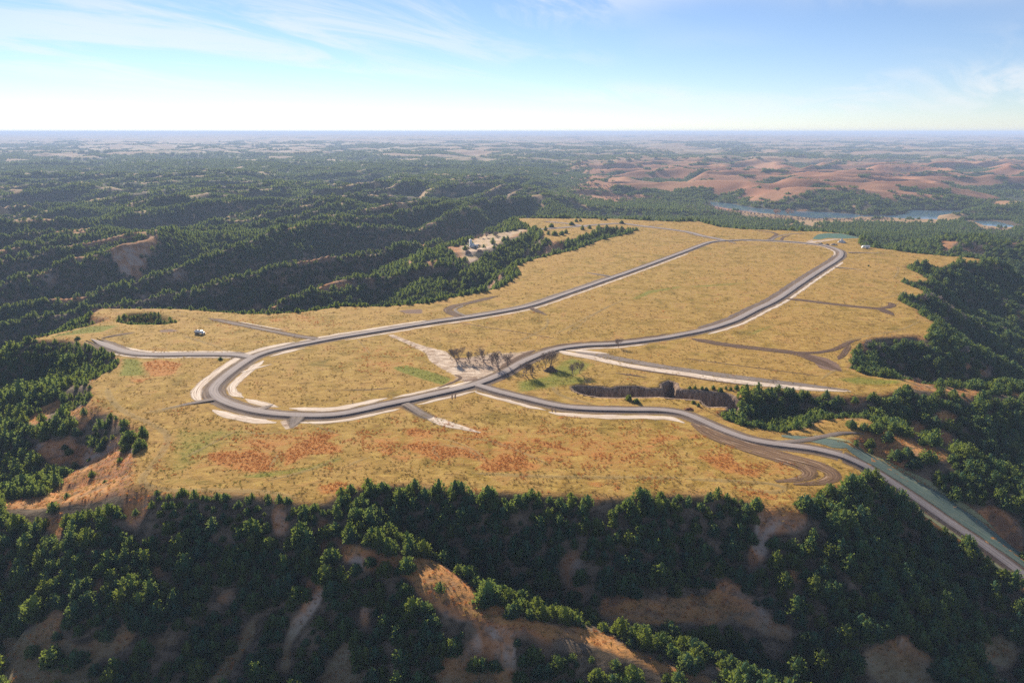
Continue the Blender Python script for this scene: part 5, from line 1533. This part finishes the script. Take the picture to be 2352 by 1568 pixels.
M_CONC = plain('weathered_concrete', (0.50, 0.50, 0.50), 0.8, 0, 0.12, 1.0)


def wheel(parent, x, y, r=0.5, w_=0.32):
    o = piece('wheel', M_BLACK, parent, lambda V, F: cyl_data(V, F, (x, y - w_ / 2, r), (x, y + w_ / 2, r), r, n=18))
    piece('rim', M_STEEL, o, lambda V, F: cyl_data(V, F, (x, y - w_ / 2 - 0.01, r), (x, y + w_ / 2 + 0.01, r), r * 0.55, n=14))
    return o


# tank truck, cab to the right
x, y, z = hit(459, 767)
tk = obj('tank_truck', None, loc=(x, y, z + 0.02), rz=math.radians(-14)); tk.scale = (0.92, 0.92, 0.92)
tag(tk, 'white tank truck parked alone on the grass near the upper left spur road', 'truck')
piece('chassis', M_BLACK, tk, lambda V, F: box_data(V, F, (-0.2, 0, 0.72), (6.6, 0.95, 0.26)), 0.03)
tank = piece('tank', M_WHITE, tk, lambda V, F: [cyl_data(V, F, (-3.3, 0, 1.75), (-3.0, 0, 1.75), 0.75, 0.98, 20), cyl_data(V, F, (-3.0, 0, 1.75), (0.7, 0, 1.75), 0.98, None, 20), cyl_data(V, F, (0.7, 0, 1.75), (0.95, 0, 1.75), 0.98, 0.75, 20)])
piece('hatch', M_STEEL, tank, lambda V, F: cyl_data(V, F, (-1.2, 0, 2.68), (-1.2, 0, 2.86), 0.3, None, 14))
piece('band', M_STEEL, tank, lambda V, F: cyl_data(V, F, (-2.3, 0, 1.75), (-2.2, 0, 1.75), 1.0, None, 20))
piece('band', M_STEEL, tank, lambda V, F: cyl_data(V, F, (-0.2, 0, 1.75), (-0.1, 0, 1.75), 1.0, None, 20))
cab = piece('cab', M_WHITE, tk, lambda V, F: [box_data(V, F, (1.85, 0, 1.35), (1.5, 2.1, 1.0)), box_data(V, F, (1.8, 0, 2.25), (1.4, 2.0, 0.85), (0.78, 0.88), (-0.06, 0))], 0.06)
piece('hood', M_WHITE, tk, lambda V, F: box_data(V, F, (3.05, 0, 1.3), (1.0, 1.8, 0.85), (0.92, 0.92)), 0.08)
piece('windscreen', M_GLASS, cab, lambda V, F: box_data(V, F, (2.42, 0, 2.25), (0.10, 1.7, 0.58), (1, 0.9), (-0.11, 0)))
for sy in (-1, 1):
    piece('side_window', M_GLASS, cab, lambda V, F: box_data(V, F, (1.8, sy * 0.965, 2.22), (0.85, 0.07, 0.5), (0.85, 1), (0, -sy * 0.05)))
    piece('headlight', M_STEEL, tk, lambda V, F: cyl_data(V, F, (3.52, sy * 0.7, 1.25), (3.60, sy * 0.7, 1.25), 0.13, None, 12))
    wheel(tk, 2.75, sy * 0.95, 0.5); wheel(tk, -1.5, sy * 0.92, 0.5, 0.5); wheel(tk, -2.6, sy * 0.92, 0.5, 0.5)
piece('bumper', M_STEEL, tk, lambda V, F: box_data(V, F, (3.62, 0, 0.75), (0.14, 2.1, 0.28)), 0.02)
piece('rear_hose_box', M_NAVY, tk, lambda V, F: box_data(V, F, (-3.6, 0, 1.3), (0.5, 1.5, 0.8)), 0.03)

# long white trailer by the far bend
x, y, z = hit(*zp(1700, 668))
tr_ = obj('office_trailer', None, loc=(x, y, z + 0.02), rz=math.radians(-6))
tag(tr_, 'long white trailer parked on the grass right of the far road bend', 'trailer')
bd_ = piece('body', M_WHITE, tr_, lambda V, F: [box_data(V, F, (0.3, 0, 1.75), (7.4, 2.5, 2.3)), box_data(V, F, (-3.9, 0, 1.6), (1.0, 2.4, 1.9), (0.3, 0.95), (0.35, 0))], 0.08)
for wx_ in (-1.8, 0.4, 2.5):
    piece('window', M_GLASS, bd_, lambda V, F: box_data(V, F, (wx_, -1.265, 2.05), (0.9, 0.05, 0.6)))
piece('door', M_STEEL, bd_, lambda V, F: box_data(V, F, (1.45, -1.27, 1.65), (0.8, 0.05, 1.9)))
piece('roof', M_STEEL, tr_, lambda V, F: box_data(V, F, (0.3, 0, 2.96), (7.5, 2.56, 0.1)), 0.02)
for wx_ in (0.8, 1.9):
    for sy in (-1, 1):
        wheel(tr_, wx_, sy * 1.05, 0.4, 0.25)

# silo and shed of the yard on the wooded spur
x, y, z = hit(*zf(600, 800))
yd = obj('storage_silo', None, loc=(x, y, z), rz=math.radians(4))
tag(yd, 'tall white silo with low sheds standing on the bare yard among woods', 'silo')
sl = piece('tower', M_WHITE, yd, lambda V, F: [cyl_data(V, F, (-1.8, 1.5, -1), (-1.8, 1.5, 8.4), 1.5, None, 24), cyl_data(V, F, (-1.8, 1.5, 8.4), (-1.8, 1.5, 9.2), 1.5, 0.6, 24)])
for zb in (1.6, 3.2, 4.8, 6.4, 8.0):
    piece('hoop', M_STEEL, sl, lambda V, F: cyl_data(V, F, (-1.8, 1.5, zb), (-1.8, 1.5, zb + 0.1), 1.53, None, 24))
piece('ladder', M_STEEL, sl, lambda V, F: [box_data(V, F, (-1.8 + dx, -0.08, 4.2), (0.06, 0.06, 8.4)) for dx in (-0.25, 0.25)] + [box_data(V, F, (-1.8, -0.08, 0.5 + 0.5 * r_), (0.5, 0.05, 0.05)) for r_ in range(16)])
piece('hopper_house', M_WHITE, yd, lambda V, F: box_data(V, F, (1.0, 1.4, 2.2), (2.6, 2.6, 4.6), (0.8, 0.8)))
sh_ = piece('shed', M_CONC, yd, lambda V, F: box_data(V, F, (2.2, -0.8, 1.2), (9.0, 3.2, 2.6)))
piece('shed_roof', M_STEEL, sh_, lambda V, F: box_data(V, F, (2.2, -0.8, 2.75), (9.3, 3.5, 0.5), (0.96, 0.35)))
piece('shed_door', M_NAVY, sh_, lambda V, F: box_data(V, F, (3.5, -2.43, 0.95), (1.8, 0.06, 1.9)))


def pickup(X, Y, rz, mat, label, sc=1.0, group=None):
    x, y, z = hit(X, Y)
    e = obj('pickup_truck', None, loc=(x, y, z + 0.02), rz=rz); e.scale = (sc, sc, sc)
    tag(e, label, 'truck', group)
    bdy = piece('body', mat, e, lambda V, F: [box_data(V, F, (0, 0, 0.78), (5.3, 1.9, 0.6)), box_data(V, F, (1.95, 0, 0.98), (1.4, 1.85, 0.35), (0.9, 0.92))], 0.06)
    piece('cab', mat, e, lambda V, F: box_data(V, F, (0.35, 0, 1.42), (2.2, 1.8, 0.72), (0.72, 0.84), (-0.08, 0)), 0.06)
    piece('window', M_GLASS, e, lambda V, F: box_data(V, F, (0.35, 0, 1.42), (2.26, 1.84, 0.44), (0.80, 0.88), (-0.06, 0)))
    piece('bed', M_BLACK, bdy, lambda V, F: box_data(V, F, (-1.75, 0, 1.09), (1.6, 1.6, 0.04)))
    for sx in (1.65, -1.65):
        for sy in (-1, 1):
            wheel(e, sx, sy * 0.86, 0.4, 0.26)


pickup(*zp(640, 575), 0.25, M_NAVY, 'dark pickup truck parked beside the far road near the mulched basin')
pickup(*zf(740, 770), 0.1, M_NAVY, 'dark pickup truck parked at the right end of the yard sheds')
pickup(*zf(480, 822), 0.0, M_NAVY, 'dark pickup truck parked left of the silo, in front of pale heaps')
pickup(*zf(410, 822), 0.2, M_WHITE, 'white pickup truck at the left side of the silo yard')


def heap(name, X, Y, rx, ry, hh_, mat, label, cat, seed, rough=0.25, twigs=0, group=None):
    """mound with an uneven surface, lying on the ground"""
    x, y, z = hit(X, Y)
    n, k = 9, 22
    V, F = [(0, 0, hh_)], []
    for i in range(1, n + 1):
        r = i / n
        for j in range(k):
            a = 6.2832 * j / k
            nn = float(perlin(np.array([3 * r * math.cos(a) + seed * 7.1]), np.array([3 * r * math.sin(a) + seed]), seed)[0])
            V.append((rx * r * math.cos(a) * (1 + 0.2 * nn), ry * r * math.sin(a) * (1 + 0.2 * nn), hh_ * (math.cos(r * math.pi / 2) ** 1.2) * (1 + rough * 2 * nn) - 0.25 * r * r))
    for j in range(k):
        F.append((0, 1 + j, 1 + (j + 1) % k))
        for i in range(1, n):
            a, b = 1 + (i - 1) * k + j, 1 + (i - 1) * k + (j + 1) % k
            F.append((a, a + k, b + k)); F.append((a, b + k, b))
    rg = random.Random(seed)
    for _ in range(twigs):
        a = rg.uniform(0, 6.28); r = rg.uniform(0, 0.9)
        p = Vector((rx * r * math.cos(a), ry * r * math.sin(a), hh_ * 0.5 * (1 - r) + 0.1))
        d = Vector((rg.uniform(-1, 1), rg.uniform(-1, 1), rg.uniform(0.0, 0.9))).normalized() * rg.uniform(0.8, 2.0)
        tube_data(V, F, p, p + d, 0.06, 0.02, 4)
    o = obj(name, tri_mesh(name, V, F, mat), loc=(x, y, z))
    tag(o, label, cat, group)


heap('earth_heap', *zf(500, 935), 4.5, 3.0, 1.8, M_EARTH, 'low brown earth heap in front of the silo yard, left one', 'heap', 3)
heap('earth_heap', *zf(770, 895), 4.0, 3.0, 2.0, M_EARTH, 'reddish brown earth heap in the silo yard, right one', 'heap', 4)
heap('earth_heap', *zp(950, 590), 4.6, 2.6, 2.0, M_TAN, 'tan topped earth heap beside the far road bend', 'heap', 5)
heap('earth_heap', *zp(790, 590), 3.4, 2.0, 1.3, M_EARTH, 'low brown earth heap behind the dark pickup at the far bend', 'heap', 6)
heap('rubble_heap', *zp(1130, 530), 5.0, 3.2, 3.0, M_CONC, 'grey rubble heap between the mulched basin and the far bend', 'heap', 7, 0.6, 25)
heap('brush_and_shade_heap', *z4(1650, 622), 4.2, 2.6, 1.7, M_SHADE_DEBRIS, 'dark debris heap in place of the shadow under the big spreading leafless tree', 'brush', 8, 0.5, 60)  # dark mound stands in for the tree's cast shadow and some debris
heap('brush_and_shade_heap', *z5(1625, 585), 2.6, 1.2, 0.8, M_RUST, 'small rusty brush heap beside the road near the eroded bank', 'brush', 9, 0.5, 30)

# --- eroded bank: the bare wall of the washout, fluted by rain
M_CLIFF, t = new_mat('loess_wall')
pos = t.n('ShaderNodeNewGeometry').outputs['Position']
fl = t.noise(t.vmul(pos, (1.6, 1.6, 0.12)), 0.8, 5.0, 0.65)
cc_ = t.ramp(fl, [(0.36, (0.10, 0.066, 0.045)), (0.5, (0.19, 0.132, 0.094)), (0.62, (0.34, 0.255, 0.19))])
finish(t, t.n('ShaderNodeBsdfPrincipled', {'Base Color': cc_, 'Roughness': 0.95, 'Specular IOR Level': 0.1, 'Normal': t.n('ShaderNodeBump', {'Strength': 0.8, 'Distance': 0.5, 'Height': fl})}))
ring = np.vstack([SCARP, SCARP[:1]])
pts = []
for a, b in zip(ring[:-1], ring[1:]):
    n = max(1, int(np.linalg.norm(b - a) / 0.7))
    for s_ in range(n):
        pts.append(a + (b - a) * s_ / n)
pts = np.array(pts)
tg = np.roll(pts, -1, 0) - np.roll(pts, 1, 0)
nr_ = np.stack([-tg[:, 1], tg[:, 0]], 1); nr_ /= np.linalg.norm(nr_, axis=1)[:, None] + 1e-9
mid_in = sdf(SCARP, pts[:, 0] + nr_[:, 0] * 0.5, pts[:, 1] + nr_[:, 1] * 0.5)
nr_[mid_in < 0] *= -1
L = np.arange(len(pts)) * 0.7
flu = 0.9 * np.abs(perlin(L / 3.2, L * 0 + 0.5, 5)) + 0.5 * perlin(L / 1.3, L * 0 + 2.5, 6)
rows = []
topz = height(pts[:, 0] - nr_[:, 0] * 1.6, pts[:, 1] - nr_[:, 1] * 1.6)
for zf_, off in ((0.0, -0.9), (-0.05, 0.35), (-1.2, 0.7), (-3.5, 1.1), (-6.5, 1.7), (-10.5, 2.4)):
    o_ = off + (flu * 0.55 * min(1, -zf_ / 1.2))
    if off < 0:
        o_ = np.full(len(pts), off) + 0.4 * perlin(L / 2.0, L * 0 + 9.5, 8)
    zz_ = topz + zf_ + (0.03 if zf_ == 0 else 0.0)
    rows.append(np.stack([pts[:, 0] + nr_[:, 0] * o_, pts[:, 1] + nr_[:, 1] * o_, zz_], 1))
nP = len(pts); V = np.concatenate(rows)
F = []
for r_ in range(len(rows) - 1):
    for i in range(nP):
        j = (i + 1) % nP
        F.append((r_ * nP + i, r_ * nP + j, (r_ + 1) * nP + j, (r_ + 1) * nP + i))
struct(obj('eroded_bank', mesh_from('eroded_bank', V, np.array(F).ravel(), 4), M_CLIFF))

# ------------------------------------------------------------------ the air
X0, X1, Y0, Y1, Z0, Z1 = -43000.0, 43000.0, -300.0, 43000.0, float(TH.min()) - 8.0, max(140.0, float(TH.max()) + 12.0)
print('LAND', TH.min(), TH.max())
hv = [(x, y, z) for z in (Z0, Z1) for y in (Y0, Y1) for x in (X0, X1)]
hf = [0, 2, 3, 1, 4, 5, 7, 6, 0, 1, 5, 4, 2, 6, 7, 3, 0, 4, 6, 2, 1, 3, 7, 5]
m_air, t = new_mat('haze_air')
vol = t.n('ShaderNodeVolumePrincipled', {'Color': (0.50, 0.67, 1.0), 'Density': 1.0e-4, 'Anisotropy': 0.0})
t.n('ShaderNodeOutputMaterial', {'Volume': vol})
hz_o = obj('haze', mesh_from('haze', hv, hf, 4), m_air)
hz_o['kind'] = 'stuff'; hz_o['label'] = 'thin bluish haze over the far hills'; hz_o['category'] = 'haze'
